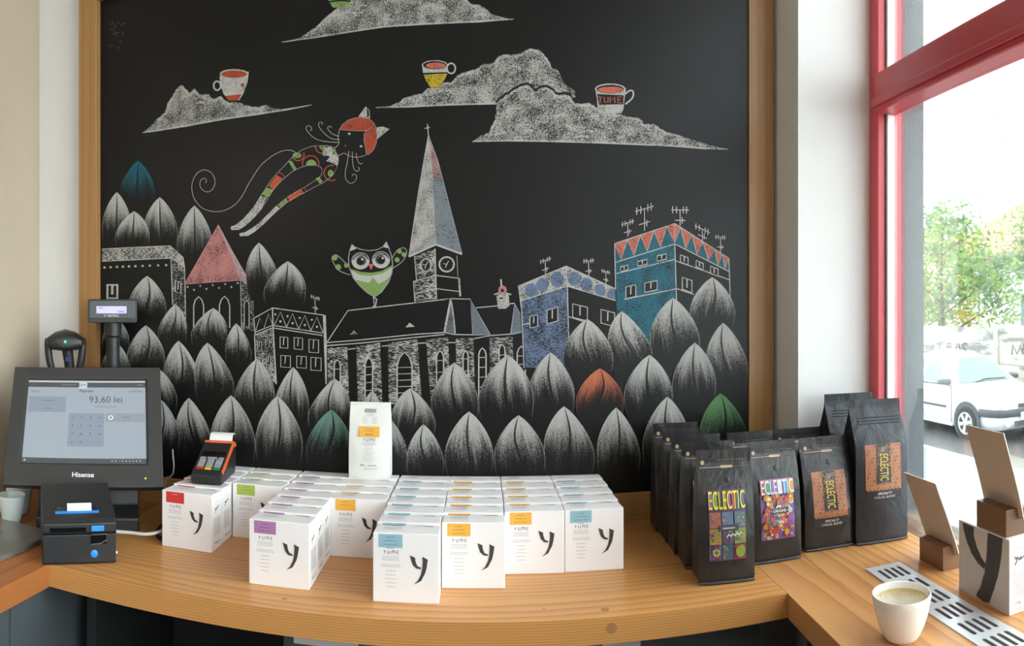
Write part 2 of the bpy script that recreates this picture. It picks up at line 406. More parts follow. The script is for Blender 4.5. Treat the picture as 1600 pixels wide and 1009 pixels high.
for i in range(4):
    f0, f1 = fs_[i], fs_[i+1]
    y1a = 1.48 if f1 < 0.99 else 1.478
    if i == 0: P = [(0.5135, 1.48), (0.5135, 1.113), (rwx(0, -0.8), -0.8), (rwx(f1, -0.8), -0.8), (rwx(f1, 1.48), 1.48)]
    else: P = [(rwx(f0, 1.48) + 0.0002, 1.48), (rwx(f0, -0.8) + 0.0002, -0.8), (rwx(f1, -0.8), -0.8), (rwx(f1, 1.48), y1a)]
    MB().prism([(x - 0.513, y - 1.13) for x, y in P], -0.043, 0).build('plank', 'fir_y', rc, bevel=0.0005)
MB().box(0.5135 - 0.513, 0.7105 - 0.513, 1.48 - 1.13, 1.6265 - 1.13, -0.043, 0).build('plank', 'fir_y', rc, bevel=0.0005)

cl = tag(empty('base_cabinet', (-0.81, 0.9, 0)), 'grey panelled base cabinet under the left worktop', 'cabinet')
for y0, y1 in ((-0.9, -0.32), (-0.318, 0.117), (0.12, 0.70)):
    MB().box(-0.36, 0, y0, y1, 0.08, 0.855).build('panel', 'cabinet_grey', cl, bevel=0.001)
MB().box(-0.36, -0.03, -0.9, 0.70, 0.0, 0.08).build('plinth', 'cabinet_dark', cl)
cb = tag(empty('base_cabinet', (-0.15, 1.35, 0)), 'dark recessed shelving unit under the back worktop', 'cabinet')
MB().box(-0.62, 0.66, 0.24, 0.26, 0.05, 0.855).build('back_panel', 'cabinet_dark', cb)
for x in (-0.62, -0.205, 0.25): MB().box(x, x + 0.022, -0.131, 0.24, 0.05, 0.855).build('side_panel', 'cabinet_dark', cb, bevel=0.001)
for z in (0.05, 0.44, 0.80): MB().box(-0.598, 0.26, 0.0, 0.24, z, z + 0.02).build('shelf', 'cabinet_dark', cb)
MB().box(-0.20, 0.26, -0.150, -0.132, 0.10, 0.855).build('door', 'cabinet_grey', cb, bevel=0.001)
for x0, x1 in ((-0.18, -0.065), (0.355, 0.422)):
    MB().box(x0, x1, -0.1535, -0.1503, 0.806, 0.821).build('label_strip', 'carton_back', cb)
MB().box(0.265, 0.645, -0.150, -0.132, 0.10, 0.855).build('door', 'cabinet_grey', cb, bevel=0.001)
cr = tag(empty('base_cabinet', (0.535, 0.9, 0)), 'dark base cabinet under the window worktop', 'cabinet')
MB().prism([(0.0, 0.18), (-0.075, -1.6), (-0.055, -1.6), (0.02, 0.18)], 0.08, 0.855).build('panel', 'cabinet_dark', cr, bevel=0.001)

# steel tray on the left worktop
tr = tag(empty('drip_tray', (-1.02, 0.6, CT)), 'grey metal drip tray lying on the left worktop', 'tray')
MB().box(-0.165, 0.152, -0.6, 0.655, 0.0, 0.012).build('plate', 'tray_steel', tr, bevel=0.003)
MB().box(-0.12, 0.06, -0.5, 0.58, 0.0122, 0.0140).build('raised_insert', 'steel', tr, bevel=0.0015)

# ------------------------------------------------------------------ chalkboard with its mural
BOARD_Y = 1.605
def board_xz(x, y, Y=BOARD_Y):           # mural layout: photo measurements -> metres on the board's own plane
    t = (x - XC) / FPX
    return (Y * tan(t), CAM_Z - (y - YC) / FPX * Y / cos(t))
BX0, BX1, BZ0, BZ1 = board_xz(157, 0)[0], board_xz(1169, 0)[0], 0.966, board_xz(157, 2.5)[1]
cb_loc = Vector(((BX0 + BX1) / 2, BOARD_Y, CT))
chalkboard = tag(empty('chalkboard', cb_loc), 'framed black chalkboard with a chalk mural of a town, trees, a cat and an owl', 'chalkboard')
def bxz(x, y):
    a, b = board_xz(x, y); return (a - cb_loc.x, b - cb_loc.z)
def board_mats():
    # the board itself
    m = bpy.data.materials.new('slate_black'); nt, b, o = _nodes(m)
    n = noise(nt, coords(nt, 'Object', (1, 1, 0.5)), 6, 4)
    nt.links.new(mixc(nt, n, (0.0055, 0.0055, 0.005), (0.0085, 0.0085, 0.0085)), b.inputs['Base Color'])
    b.inputs['Roughness'].default_value = 0.36; b.inputs['Specular IOR Level'].default_value = 0.24; MATS['slate_black'] = m
    # chalk: colour and coverage come with each stroke, grain from the board's tooth
    m = bpy.data.materials.new('chalk'); nt, b, o = _nodes(m)
    a = N(nt, 'ShaderNodeAttribute', attribute_name='Col')
    hat = math_n(nt, 'GREATER_THAN', a.outputs['Alpha'], 1.5)
    cov = math_n(nt, 'MULTIPLY_ADD', hat, -2.0, a.outputs['Alpha'])
    g1 = noise(nt, coords(nt), 520, 2.5, 0.65)
    g2 = noise(nt, coords(nt, 'Object', (0.22, 1, 1)), 640, 2, 0.6, 0.3)
    big = noise(nt, coords(nt), 26, 3)
    mxn = nt.nodes.new('ShaderNodeMix'); nt.links.new(hat, mxn.inputs[0]); nt.links.new(g1, mxn.inputs[2]); nt.links.new(g2, mxn.inputs[3])
    s = math_n(nt, 'ADD', mxn.outputs[0], math_n(nt, 'MULTIPLY_ADD', big, 0.45, -0.225))
    # cov 1 -> always covered, cov .5 -> half the tooth
    k = math_n(nt, 'ADD', s, math_n(nt, 'MULTIPLY_ADD', cov, 0.50, -0.25))
    fac = smooth(nt, k, 0.43, 0.60)
    nt.links.new(mixc(nt, fac, (0.0075, 0.0075, 0.0075, 1), a.outputs[0]), b.inputs['Base Color'])
    b.inputs['Roughness'].default_value = 0.38; b.inputs['Specular IOR Level'].default_value = 0.24; MATS['chalk'] = m
    # leaf-shaped trees: rubbed chalk fading out towards the foot, dark mid-rib
    m = bpy.data.materials.new('chalk_leaf'); nt, b, o = _nodes(m)
    uv = N(nt, 'ShaderNodeUVMap'); sp = N(nt, 'ShaderNodeSeparateXYZ'); nt.links.new(uv.outputs[0], sp.inputs[0])
    u = math_n(nt, 'ABSOLUTE', math_n(nt, 'MULTIPLY_ADD', sp.outputs[0], 2.0, -1.0)); v = sp.outputs[1]
    mp = N(nt, 'ShaderNodeMapping'); nt.links.new(uv.outputs[0], mp.inputs[0]); mp.inputs[3].default_value = (22, 1.6, 1)
    oi = N(nt, 'ShaderNodeObjectInfo'); cx = N(nt, 'ShaderNodeCombineXYZ'); rr = math_n(nt, 'MULTIPLY', oi.outputs['Random'], 50.0)
    nt.links.new(rr, cx.inputs[0]); nt.links.new(rr, cx.inputs[1]); nt.links.new(cx.outputs[0], mp.inputs[1])
    streak = noise(nt, mp.outputs[0], 1.6, 4, 0.65)
    mp2 = N(nt, 'ShaderNodeMapping'); nt.links.new(uv.outputs[0], mp2.inputs[0]); mp2.inputs[3].default_value = (5, 0.7, 1); nt.links.new(cx.outputs[0], mp2.inputs[1])
    broad = noise(nt, mp2.outputs[0], 1.0, 2, 0.5)
    grain = noise(nt, coords(nt, 'Object', (1, 1, 0.40)), 680, 2, 0.65)
    fade = smooth(nt, math_n(nt, 'MULTIPLY_ADD', broad, 0.55, math_n(nt, 'ADD', v, -0.275)), 0.10, 0.95)
    k = math_n(nt, 'ADD', math_n(nt, 'MULTIPLY', fade, 0.62), math_n(nt, 'MULTIPLY_ADD', streak, 0.75, math_n(nt, 'MULTIPLY_ADD', grain, 0.95, -0.93)))
    body = math_n(nt, 'MULTIPLY', smooth(nt, k, 0.08, 0.55), math_n(nt, 'MULTIPLY_ADD', fade, 0.80, 0.12))
    edge = math_n(nt, 'MULTIPLY', smooth(nt, u, 0.93, 0.99), math_n(nt, 'MULTIPLY', smooth(nt, v, 0.12, 0.6), 0.55))
    fac = math_n(nt, 'MAXIMUM', body, math_n(nt, 'MULTIPLY', edge, smooth(nt, grain, 0.35, 0.55)))
    rib = math_n(nt, 'MULTIPLY', math_n(nt, 'LESS_THAN', u, math_n(nt, 'MULTIPLY_ADD', v, 0.035, 0.035)), smooth(nt, v, 0.26, 0.42))
    fac = math_n(nt, 'MULTIPLY', fac, math_n(nt, 'SUBTRACT', 1.0, math_n(nt, 'MULTIPLY', rib, 0.93)))
    nt.links.new(mixc(nt, fac, (0.0065, 0.0065, 0.0065, 1), oi.outputs['Color']), b.inputs['Base Color'])
    b.inputs['Roughness'].default_value = 0.38; b.inputs['Specular IOR Level'].default_value = 0.24; MATS['chalk_leaf'] = m
board_mats()
MB().box(BX0 - 0.005 - cb_loc.x, BX1 + 0.005 - cb_loc.x, 0, 0.02, BZ0 - 0.005 - CT, BZ1 + 0.005 - CT).build('panel', 'slate_black', chalkboard)
fy0, fy1 = 1.583 - BOARD_Y, 0.0215
FXL, FXR = board_xz(123, 0, 1.583)[0] - cb_loc.x, board_xz(1207, 0, 1.60)[0] - cb_loc.x
b0, b1 = BX0 - cb_loc.x, BX1 - cb_loc.x
MB().box(FXL, b0 - 0.0, fy0, fy1, 0.0, BZ1 - CT + 0.06).build('frame_stile', 'oak_frame', chalkboard, bevel=0.0015)
MB().box(b1, FXR, -0.006, fy1, 0.0, BZ1 - CT + 0.06).build('frame_stile', 'oak_frame', chalkboard, bevel=0.0015)
MB().box(b0 + 0.0005, b1 - 0.0005, -0.004, fy1, 0.0, BZ0 - CT).build('frame_rail', 'oak_rail', chalkboard, bevel=0.001)
MB().box(b0 + 0.0005, b1 - 0.0005, fy0, fy1, BZ1 - CT, BZ1 - CT + 0.06).build('frame_rail', 'oak_rail', chalkboard, bevel=0.001)

W = (0.44, 0.43, 0.40); W2 = (0.30, 0.29, 0.28); LW = (0.47, 0.46, 0.435); BK = (0.007, 0.007, 0.007)
RED = (0.36, 0.065, 0.03); ORG = (0.46, 0.085, 0.03); GRN = (0.19, 0.30, 0.09); PNK = (0.46, 0.19, 0.18); BLU = (0.12, 0.165, 0.26); TEA = (0.012, 0.11, 0.155); YEL = (0.50, 0.36, 0.03); SALM = (0.50, 0.13, 0.085)
HT = 2.0                                  # adds hatching (sideways strokes) to a coverage
layer = [0.0003]
class Chalk(Draw):
    def __init__(s, k=None, ox=0, oy=0):
        f = (lambda x, y: bxz(x, y)) if k is None else (lambda x, y: bxz(ox + x / k, oy + y / k))
        super().__init__(dz=0.000005, z0=layer[0], mp=f)
    def done(s, name, label=None):
        o = s.build(name, 'chalk', chalkboard); layer[0] = s.z + 0.00002
        if label: o['label'] = label
        return o
def leaf(tx, ty, lx, rx, by, tint=LW, tw=0.0):
    nt_, nu = 18, 12; mid = (lx + rx) / 2; hw = (rx - lx) / 2; vs = []; fs = []; uvs = []
    for i in range(nt_ + 1):
        t = i / nt_
        if t < 0.58: w = sin(pi / 2 * t / 0.58) ** 0.78
        else: w = 1 - 0.30 * ((t - 0.58) / 0.42) ** 2
        ax = tx + (mid - tx) * min(1, t / 0.58) ** 1.4
        rib = tw * hw * sin(2 * pi * t * 0.9)
        y = ty + (by - ty) * t
        for j in range(nu + 1):
            u = -1 + 2 * j / nu
            x = ax + u * w * hw + rib * (1 - abs(u))
            a, b = bxz(x, y); vs.append((a, -layer[0], b)); uvs.append(((u + 1) / 2, 1 - t))
    for i in range(nt_):
        for j in range(nu):
            fs.append((i*(nu+1)+j, (i+1)*(nu+1)+j, (i+1)*(nu+1)+j+1, i*(nu+1)+j+1))
    me = bpy.data.meshes.new('chalk_tree'); me.from_pydata(vs, [], fs); me.materials.append(MATS['chalk_leaf'])
    ul = me.uv_layers.new(name='UVMap'); ul.data.foreach_set('uv', [c for l in me.loops for c in uvs[l.vertex_index]])
    o = bpy.data.objects.new('chalk_tree', me); COL.objects.link(o); o.parent = chalkboard; o.color = (*tint, 1)
    layer[0] += 0.00003
    return o
def arch(d, x, top, w, bot, col=W, bars=0, lw=6, fill=BK):
    pts = [(x - w/2, bot)] + [(x - w/2, top + w*0.9)] + [(x - w*0.33, top + w*0.35), (x, top), (x + w*0.33, top + w*0.35)] + [(x + w/2, top + w*0.9), (x + w/2, bot)]
    d.poly(pts, fill); d.line(pts, lw, col, 0.9)
    if bars:
        for i in range(bars):
            yy = top + w*0.9 + (bot - top - w*0.9) * (i + 0.3) / bars
            d.line([(x - w/2, yy + 2), (x + w/2, yy - 2)], lw * 0.6, col, 0.75)
def pane_(d, x0, y0, x1, y1, sk=0, lw=6, mull=True, col=W, fill=BK):
    P = [(x0, y0), (x1, y0 + sk), (x1, y1 + sk), (x0, y1)]
    d.poly(P, fill); d.line(P, lw, col, 0.85, True)
    if mull: d.line([((x0+x1)/2, y0 + sk/2), ((x0+x1)/2 - 1, y0 + sk/2 + (y1-y0)*0.72)], lw * 1.1, col, 0.75)
def antenna(d, x, y0, y1, w=14, sl=-0.25, lw=1.1):
    d.line([(x, y0), (x - 0.5, y1)], lw, W, 0.8)
    d.line([(x - w/2, y1 - sl*w/2), (x + w/2, y1 + sl*w/2)], lw, W, 0.8)
    for k in (-0.42, -0.2, 0.18, 0.36):
        xx = x + k*w; yy = y1 + sl*k*w; d.line([(xx, yy - w*0.2), (xx, yy + w*0.2)], lw, W, 0.8)
    ym = y0 + (y1 - y0)*0.35
    d.line([(x - w*0.3, ym - sl*w*0.3), (x + w*0.3, ym + sl*w*0.3)], lw, W, 0.8); d.line([(x + w*0.12, ym - w*0.18), (x + w*0.12, ym + w*0.18)], lw, W, 0.8)

# signature, faint
d = Chalk()
for p in ([(172,40),(176,34),(180,42),(184,33),(190,40)], [(171,44),(176,46),(182,43)], [(175,53),(186,51)], [(180,48),(181,58)], [(191,50),(192,56)], [(185,66),(189,62),(189,68)], [(170,70),(173,74),(176,69)], [(182,76),(184,73),(186,76),(188,73)], [(190,38),(196,36)]):
    d.line(p, 1.0, (0.10, 0.10, 0.10), 0.8)
d.done('chalk_signature', 'faint grey chalk signature')
# clouds
def cloud(top, bot, cov=0.52, dark=False, label=None):
    d = Chalk(); top = [(x + random.uniform(-0.8, 0.8), y + random.uniform(-0.7, 0.9)) if 3 < i_ < 4*len(top) - 12 else (x, y) for i_, (x, y) in enumerate(spline(top, 4))]; P = top + bot[::-1]
    if dark: d.line([(x, y - 1.5) for x, y in top], 4.5, BK, 1.0)
    d.poly(P, W, cov)
    d.line([(x, y - 1.2) for x, y in bot], [0.8] + [2.6]*(len(bot)-2) + [0.8], W, 0.74)
    inner = [(x, y + 3) for x, y in top[9:-16]]
    d.line(inner, 4.0, W, 0.64)
    for k in range(26):                   # loose scribbled strokes
        i = random.randrange(5, len(top) - 5); x, y = top[i]
        yb = min(b[1] for b in bot) - 2
        if yb - y < 14: continue
        yy = y + random.uniform(0.25, 0.95) * (yb - y); L = random.uniform(5, 13)
        if any(abs(q[0] - x) < L + 2 and q[1] > yy - 4 for q in top): continue
        d.line([(x - L, yy + 2), (x, yy - 1), (x + L, yy + 1)], random.uniform(1.2, 2.6), W, random.uniform(0.55, 0.85))
    return d.done('chalk_cloud', label)
cloud([(223,208),(238,195),(245,187),(258,175),(264,160),(272,147),(277,138),(283,133),(290,138),(297,146),(301,140),(305,139),(311,146),(318,147),(326,147),(330,153),(338,153),(346,151),(352,157),(360,160),(372,160),(385,164),(400,167),(414,164),(425,168),(440,170),(460,169),(487,165)],
      [(223,208),(240,206),(290,198),(350,187),(400,180),(450,172),(487,165)])
cloud([(440,67),(470,58),(485,48),(500,36),(515,22),(530,10),(545,-3),(560,-20),(585,-32),(610,-30),(640,-45),(670,-42),(700,-25),(725,-6),(735,5),(750,8),(762,15),(768,22),(785,27),(803,31)],
      [(440,67),(490,60),(540,52),(600,43),(680,38),(750,35),(803,31)])
cloud([(587,169),(610,165),(625,158),(633,153),(650,147),(660,146),(668,138),(680,137),(695,128),(705,128),(715,118),(730,111),(745,108),(755,100),(770,98),(780,88),(790,85),(800,85),(815,83),(822,78),(832,76),(845,80),(855,92),(862,105),(872,110),(880,127),(890,137),(898,142),(899,152)],
      [(587,169),(640,168),(700,165),(780,163),(860,160),(899,152)])
cloud([(738,222),(752,212),(765,206),(770,195),(775,185),(778,170),(778,160),(785,153),(797,145),(806,138),(822,133),(830,137),(835,143),(845,137),(855,137),(865,143),(868,148),(880,147),(890,150),(897,160),(912,162),(920,161),(930,166),(945,175),(965,178),(980,182),(1000,185),(1005,193),(1022,194),(1035,203),(1050,208),(1062,212),(1075,216),(1100,224),(1138,234)],
      [(738,222),(800,221),(900,223),(980,226),(1050,229),(1100,233),(1138,234)], dark=True)
# cups riding on the clouds
def cup_shape(cx, top, w, h, bw): return [(cx - w/2, top), (cx - w/2 + w*0.05, top + h*0.45), (cx - bw/2 - w*0.06, top + h*0.85), (cx - bw/2, top + h), (cx + bw/2, top + h), (cx + bw/2 + w*0.06, top + h*0.85), (cx + w/2 - w*0.05, top + h*0.45), (cx + w/2, top)]
d = Chalk()
d.ring(339.5, 134, 5.5, 7, 2.6, W, 0.95); d.poly([(343,119),(389,112),(387,128),(380,147),(374,157),(357,157),(349,146),(345,134)], W, 0.74)
d.ell(366, 115.5, 22.5, 7.5, W, 0.76); d.ell(366, 116, 20, 5.8, RED, 0.76); d.poly([(352,150),(378,147),(372,157),(357,157)], RED, 0.76); d.ell(379, 133, 3, 3, RED, 0.76)
d.done('chalk_cup', 'white cup with a red foot on a cloud')
d = Chalk()
d.ring(705, 107, 6.5, 8, 2.4, W, 0.95); d.poly(cup_shape(679.5, 104, 41, 33, 14), BK); d.poly([(660,105),(700,103),(699,113),(661,114)], W, 0.76)
d.poly([(662,117),(699,115),(694,126),(687,136),(673,137),(666,128)], YEL, 0.68); d.ell(679.5, 102, 20.5, 8, W, 0.76); d.ell(679.5, 102, 18.5, 6.3, BK); d.ell(681, 102.5, 15.5, 4.6, SALM, 0.85)
d.done('chalk_cup', 'yellow and white cup on a cloud')
d = Chalk()
d.line(spline([(977,147),(983,142),(989,143),(988,153),(977,163)]), 2.4, W, 0.95); d.poly(cup_shape(954, 138, 48, 39, 34), W, 0.76); d.poly([(933,147),(974,149),(974,163),(936,164)], BK)
d.ell(953.5, 139, 24, 8.5, W, 0.76); d.ell(953.5, 139.5, 21.5, 6.8, BK); d.ell(954, 140.5, 20, 5, SALM, 0.76)
f = 1.15
for gl_, gx in ((((0,0),(2,4),(4,0)), 936), (((2,4),(1.5,10)), 936), (((0,1),(0.5,9),(6,9),(6,1)), 944), (((0,10),(0.5,1),(4,6),(7,1),(8,10)), 953), (((6,1),(0,1),(0.5,10),(6.5,10)), 965), (((0,5.5),(5,5.2)), 965)):
    d.line([(gx + a, 150.5 + b*1.02) for a, b in gl_], 1.3, SALM, 0.95)
d.done('chalk_cup', 'white cup lettered YUME on a cloud')
d = Chalk()
d.poly(cup_shape(531, -28, 50, 40, 22), W, 0.68); d.poly([(513,0),(550,-2),(546,8),(536,12),(524,12),(517,7)], GRN, 0.76); d.line([(515,3),(530,1),(548,2)], 2.5, BK); d.ell(531, -28, 24, 8, SALM, 0.76)
d.done('chalk_cup', 'green banded cup on the topmost cloud')

# the flying cat (measured in its own drawing scale)
d = Chalk(4.806, 290, 160); T = 3.9
d.line(spline([(150,605),(158,590),(150,572),(130,572),(112,592),(110,630),(135,662),(170,672),(205,650),(222,600),(210,550),(175,515),(130,508),(85,535),(55,590),(48,650),(65,720),(110,780),(170,812),(240,820),(310,805),(380,760),(430,695),(470,620),(510,555),(560,480),(620,425),(680,385),(740,362),(790,360),(820,372),(832,385)], 4), T, W, 0.85)
body = [(832,385),(870,360),(930,335),(985,325),(1060,325),(1105,335),(1125,345),(1145,400),(1150,440),(1135,490),(1115,530),(1080,570),(1030,605),(960,640),(890,680),(830,710),(770,745),(710,795),(650,850),(590,910),(520,970),(470,1000),(410,1003),(405,985),(450,975),(500,945),(560,900),(630,830),(690,775),(740,730),(800,690),(850,660),(900,635),(960,595),(1000,570),(1020,545),(1028,510),(1015,485),(980,472),(920,472),(860,490),(800,520),(740,570),(700,610),(660,655),(620,720),(570,800),(510,870),(450,925),(400,955),(345,957),(340,935),(380,920),(440,870),(510,790),(560,710),(600,650),(640,590),(690,530),(740,480),(785,430)]
d.poly(body, BK)
d.poly([(340,935),(380,920),(440,870),(510,790),(565,703),(612,712),(570,800),(510,870),(450,925),(400,955),(345,957)], W, 0.68)
d.poly([(405,985),(450,975),(500,945),(560,900),(630,830),(680,775),(710,795),(650,850),(590,910),(520,970),(470,1000),(410,1003)], W, 0.68)
for P in ([(575,690),(612,640),(660,655),(620,715)], [(695,772),(755,720),(774,745),(712,790)], [(770,440),(800,440),(835,500),(812,510)], [(975,572),(1005,558),(1030,595),(1010,612)]): d.poly(P, GRN, 0.76)
for P in ([(625,628),(685,545),(730,570),(662,655)], [(762,710),(870,648),(888,680),(785,742)]): d.poly(P, ORG, 0.76)
d.line([(690,525),(725,535),(745,562)], 7, RED, 0.9); d.line([(885,640),(900,650),(905,668)], 6, RED, 0.9)
d.ell(838, 398, 34, 22, GRN, 0.76); d.line(arc_pts(845, 390, 46, 48, -20, 150), 8, RED, 0.9)
d.line(arc_pts(940, 462, 62, 62, 160, 370), 8, RED, 0.9); d.poly(arc_pts(945, 470, 40, 40, 180, 360), GRN, 0.68)
d.line(arc_pts(1025, 335, 48, 48, 70, 190), 8, RED, 0.9); d.poly(arc_pts(1030, 330, 28, 26, 0, 180), GRN, 0.76)
d.line(arc_pts(1098, 530, 58, 58, 60, 285), 8, RED, 0.9); d.ell(1090, 532, 22, 26, GRN, 0.76)
d.poly([(1030,350),(1090,330),(1110,360),(1105,390),(1090,410),(1070,400),(1030,402)], W, 0.68); d.poly([(1056,442),(1090,402),(1130,380),(1148,420),(1140,475),(1090,450)], W, 0.68); d.poly([(1105,345),(1130,352),(1145,400),(1122,398)], GRN, 0.76)
d.line(body, T * 0.8, W, 0.75, True)
d.poly([(1300,108),(1355,32),(1384,118)], W, 0.68); d.line([(1300,108),(1355,32),(1378,60),(1384,118)], T, W, 0.95); d.poly([(1436,190),(1480,184),(1530,200),(1440,272)], W, 0.68); d.line([(1436,190),(1480,184),(1530,200),(1440,272)], T, W, 0.95); d.poly([(1362,62),(1376,70),(1376,112),(1364,112)], BK)
d.poly([(1155,205),(1145,260),(1150,310),(1120,345),(1147,402),(1190,382),(1230,402),(1290,412),(1360,395),(1400,200),(1300,150)], BK)
d.line(spline([(1157,205),(1145,260),(1150,310),(1120,345)]), T, W, 0.8); d.line(spline([(1147,402),(1190,382),(1230,402),(1290,412),(1360,395)]), T, W, 0.8)
hair = [(1155,205),(1180,165),(1220,135),(1270,118),(1330,112),(1380,125),(1415,155),(1432,200),(1440,250),(1432,310),(1410,360),(1375,392),(1358,388),(1352,340),(1340,290),(1342,240),(1352,215),(1300,215),(1240,212),(1190,208)]
d.poly(hair, RED, 0.76); d.line(hair, 4, W2, 0.8, True); d.line([(1352,215),(1375,205),(1400,183)], 5, W2, 0.9)
d.ell(1230, 236, 10, 8, W, 1); d.ell(1318, 330, 10, 8, W, 1); d.ell(1200, 326, 8, 7, (0.25, 0.04, 0.04), 1)
for P in ([(1157,302),(1060,295),(980,275),(925,230),(905,195),(922,175),(944,188),(946,208),(932,212)], [(1157,280),(1090,270),(1030,220),(1000,175),(1008,150),(1027,153),(1024,168)], [(1155,256),(1110,240),(1072,207),(1070,186),(1088,180),(1097,192)],
          [(1227,365),(1215,450),(1200,520),(1205,580),(1240,608),(1275,590),(1285,555),(1265,538),(1250,553)], [(1252,370),(1255,450),(1265,500),(1290,517),(1306,500),(1295,485)], [(1280,380),(1290,430),(1310,462),(1332,455)]):
    d.line(spline(P, 5), T, W, 0.85)
d.done('chalk_cat', 'flying cat with red hair and patterned stockings drawn in chalk')

# ---- town and trees, back to front
leaf(216,251,187,243,345,TEA); leaf(183,300,160,206,396); leaf(250,308,224,278,402); leaf(304,321,277,333,432); leaf(210,330,180,234,400)
d = Chalk(4, 0, 252)
d.poly([(640,548),(1065,528),(1145,600),(1155,660),(1160,960),(640,960)], BK)
d.poly([(640,548),(1065,528),(1070,605),(640,625)], W, HT+0.55); d.poly([(1065,528),(1145,600),(1155,660),(1070,605)], W, HT+0.6); d.poly([(1070,605),(1155,660),(1160,960),(1080,900)], W, HT+0.34)
d.line([(640,548),(1065,528),(1145,600),(1155,660),(1160,950)], 5, W, 0.8); d.line([(640,625),(1070,605),(1155,660)], 5, W, 0.8); d.line([(1070,605),(1080,900)], 5, W, 0.7)
for i, x in enumerate((655,693,733,770,808,848,893,938,990,1040)): d.ell(x, 663 - i*1.6, 8, 7, W, 0.95, 10)
pane_(d, 673, 772, 735, 855, 0, 14); pane_(d, 1098, 745, 1132, 815, 12, 7)
d.done('chalk_house', 'flat-roofed house in chalk at the left edge')
d = Chalk(4, 0, 252)
d.poly([(1160,770),(1505,742),(1590,830),(1590,1060),(1160,1060)], BK); d.poly([(1505,745),(1588,825),(1588,1060),(1512,1060)], W, HT+0.36)
d.poly([(1365,400),(1505,742),(1605,832)], (0.40,0.30,0.31), 0.75); d.poly([(1365,400),(1155,768),(1505,742)], PNK, 0.68)
d.line([(1365,400),(1155,768),(1505,742)], 9, PNK, 0.95, True); d.line([(1365,400),(1450,560),(1605,832)], 7, (0.42,0.3,0.3), 0.9); d.line([(1160,770),(1162,1060)], 4, W, 0.7); d.line([(1505,745),(1512,1060)], 5, W, 0.7)
for i in range(9): d.ell(1175 + i*39, (785 if i % 2 == 0 else 806) - i*3, 6, 6, W, 0.95, 8)
arch(d, 1243, 845, 62, 1040, lw=7); arch(d, 1405, 843, 64, 1040, lw=7); arch(d, 1543, 868, 30, 1030, lw=5)
d.done('chalk_house', 'tower house with a pink pointed roof in chalk')
leaf(405,379,385,434,470); leaf(450,408,412,478,492)
d = Chalk()
d.poly([(397,497),(426,481),(505,492),(511,612),(431,600),(398,575)], BK); d.poly([(399,523),(426,511),(432,600),(400,575)], W, HT+0.42)
for P in ([(397,497),(426,481),(505,492)], [(399,523),(426,512),(504,524)], [(399,519),(426,508),(504,520)], [(397,497),(399,523)], [(398,523),(400,575)]): d.line(P, 1.4, W, 0.85)
d.line([(426,481),(427,511),(432,600)], 1.8, W, 0.85); d.line([(507,492),(508,520),(511,600)], 4.5, W, 0.75)
for k in range(4):
    x = 429 + k*19; y = 484 + k*2.8
    d.line([(x, y + 24), (x + 9.5, y + 3), (x + 19, y + 27)], 1.2, W, 0.85); d.ell(x + 1.5, y + 7, 1.6, 1.6, W, 0.95, 8); d.ell(x + 9.5, y + 18, 1.8, 1.8, W, 0.95, 8)
for P in ([(400,516),(406,497),(413,512),(420,490),(426,506)],): d.line(P, 1.1, W, 0.85)
for x, y, w_, h_ in ((438,526,12,17),(460,527,13,18),(483,530,15,20),(439,555,15,18),(464,556,15,18),(486,558,16,20)): pane_(d, x, y, x + w_, y + h_, 1, 1.4)
for x, y in ((403,534),(415,530),(404,560),(417,557)): pane_(d, x, y, x + 6, y + 13, -1, 1.1)
antenna(d, 493, 490, 465, 15, 0.3)
d.done('chalk_house', 'house with a zigzag parapet in chalk')

d = Chalk(4.571, 500, 360)                 # the church
d.poly([(640,190),(665,-680),(760,-680),(1020,175),(830,105)], BK)
A = lambda x, y: ((x - 500) * 4.571, (y - 360) * 4.571)
d.poly([A(669.5,211), A(638.8,401), A(681,381), A(674,250)], W, 0.62); d.poly([A(669.5,211), A(674,250), A(681,381), A(722,397), A(684.5,252)], (0.17,0.20,0.22), HT+0.8); d.poly([A(669.5,211), A(673,250), A(676,280), A(690,280), A(684.5,252)], (0.45,0.27,0.27), 0.62)
d.line([A(669.5,211), A(654,300), A(638.8,401)], 5, W, 0.85); d.line([A(669.5,211), A(684.5,252), A(722,397)], 5, W2, 0.85); d.line([A(669.5,211), A(675,265), A(681,381)], 4, W, 0.7)
d.line([A(638.8,401), A(681,382), A(722,397)], 14, W, 0.85); d.line([A(668,194), A(669.5,211)], 7, W, 0.9); d.line([A(663.5,201), A(672,199)], 6, W, 0.9)
d.poly([(680,185),(822,130),(975,175),(1005,480),(830,490),(675,505)], BK); d.poly([(680,185),(822,132),(828,325),(690,362)], W, HT+0.45); d.poly([(668,365),(822,322),(832,488),(678,508)], W, HT+0.5)
d.line([(675,180),(690,355)], 6, W, 0.8); d.line([(822,130),(832,488)], 7, W, 0.8); d.line([(978,178),(985,330)], 5, W2, 0.8)
d.line([(668,365),(822,320),(995,342)], 7, W, 0.85); d.line([(668,365),(678,508)], 6, W, 0.8); d.line([(676,452),(825,415),(995,436)], 6, W, 0.8); d.line([(993,340),(1002,470)], 13, W, 0.7)
for cx, cy, rx_, ry_ in ((757,248,42,52),(905,242,58,58)):
    d.ell(cx, cy, rx_, ry_, W, 0.72 if cx < 800 else 0.95); d.ell(cx, cy, rx_ - 11, ry_ - 11, BK); d.line([(cx - 8, cy + 24), (cx, cy), (cx + 14, cy - 24)], 6, W, 0.95); d.line([(cx, cy), (cx - 24, cy - 6)], 5, W, 0.95)
    for k in range(12): d.ell(cx + (rx_-18)*cos(k*pi/6), cy + (ry_-18)*sin(k*pi/6), 2.5, 2.5, W2, 0.95, 6)
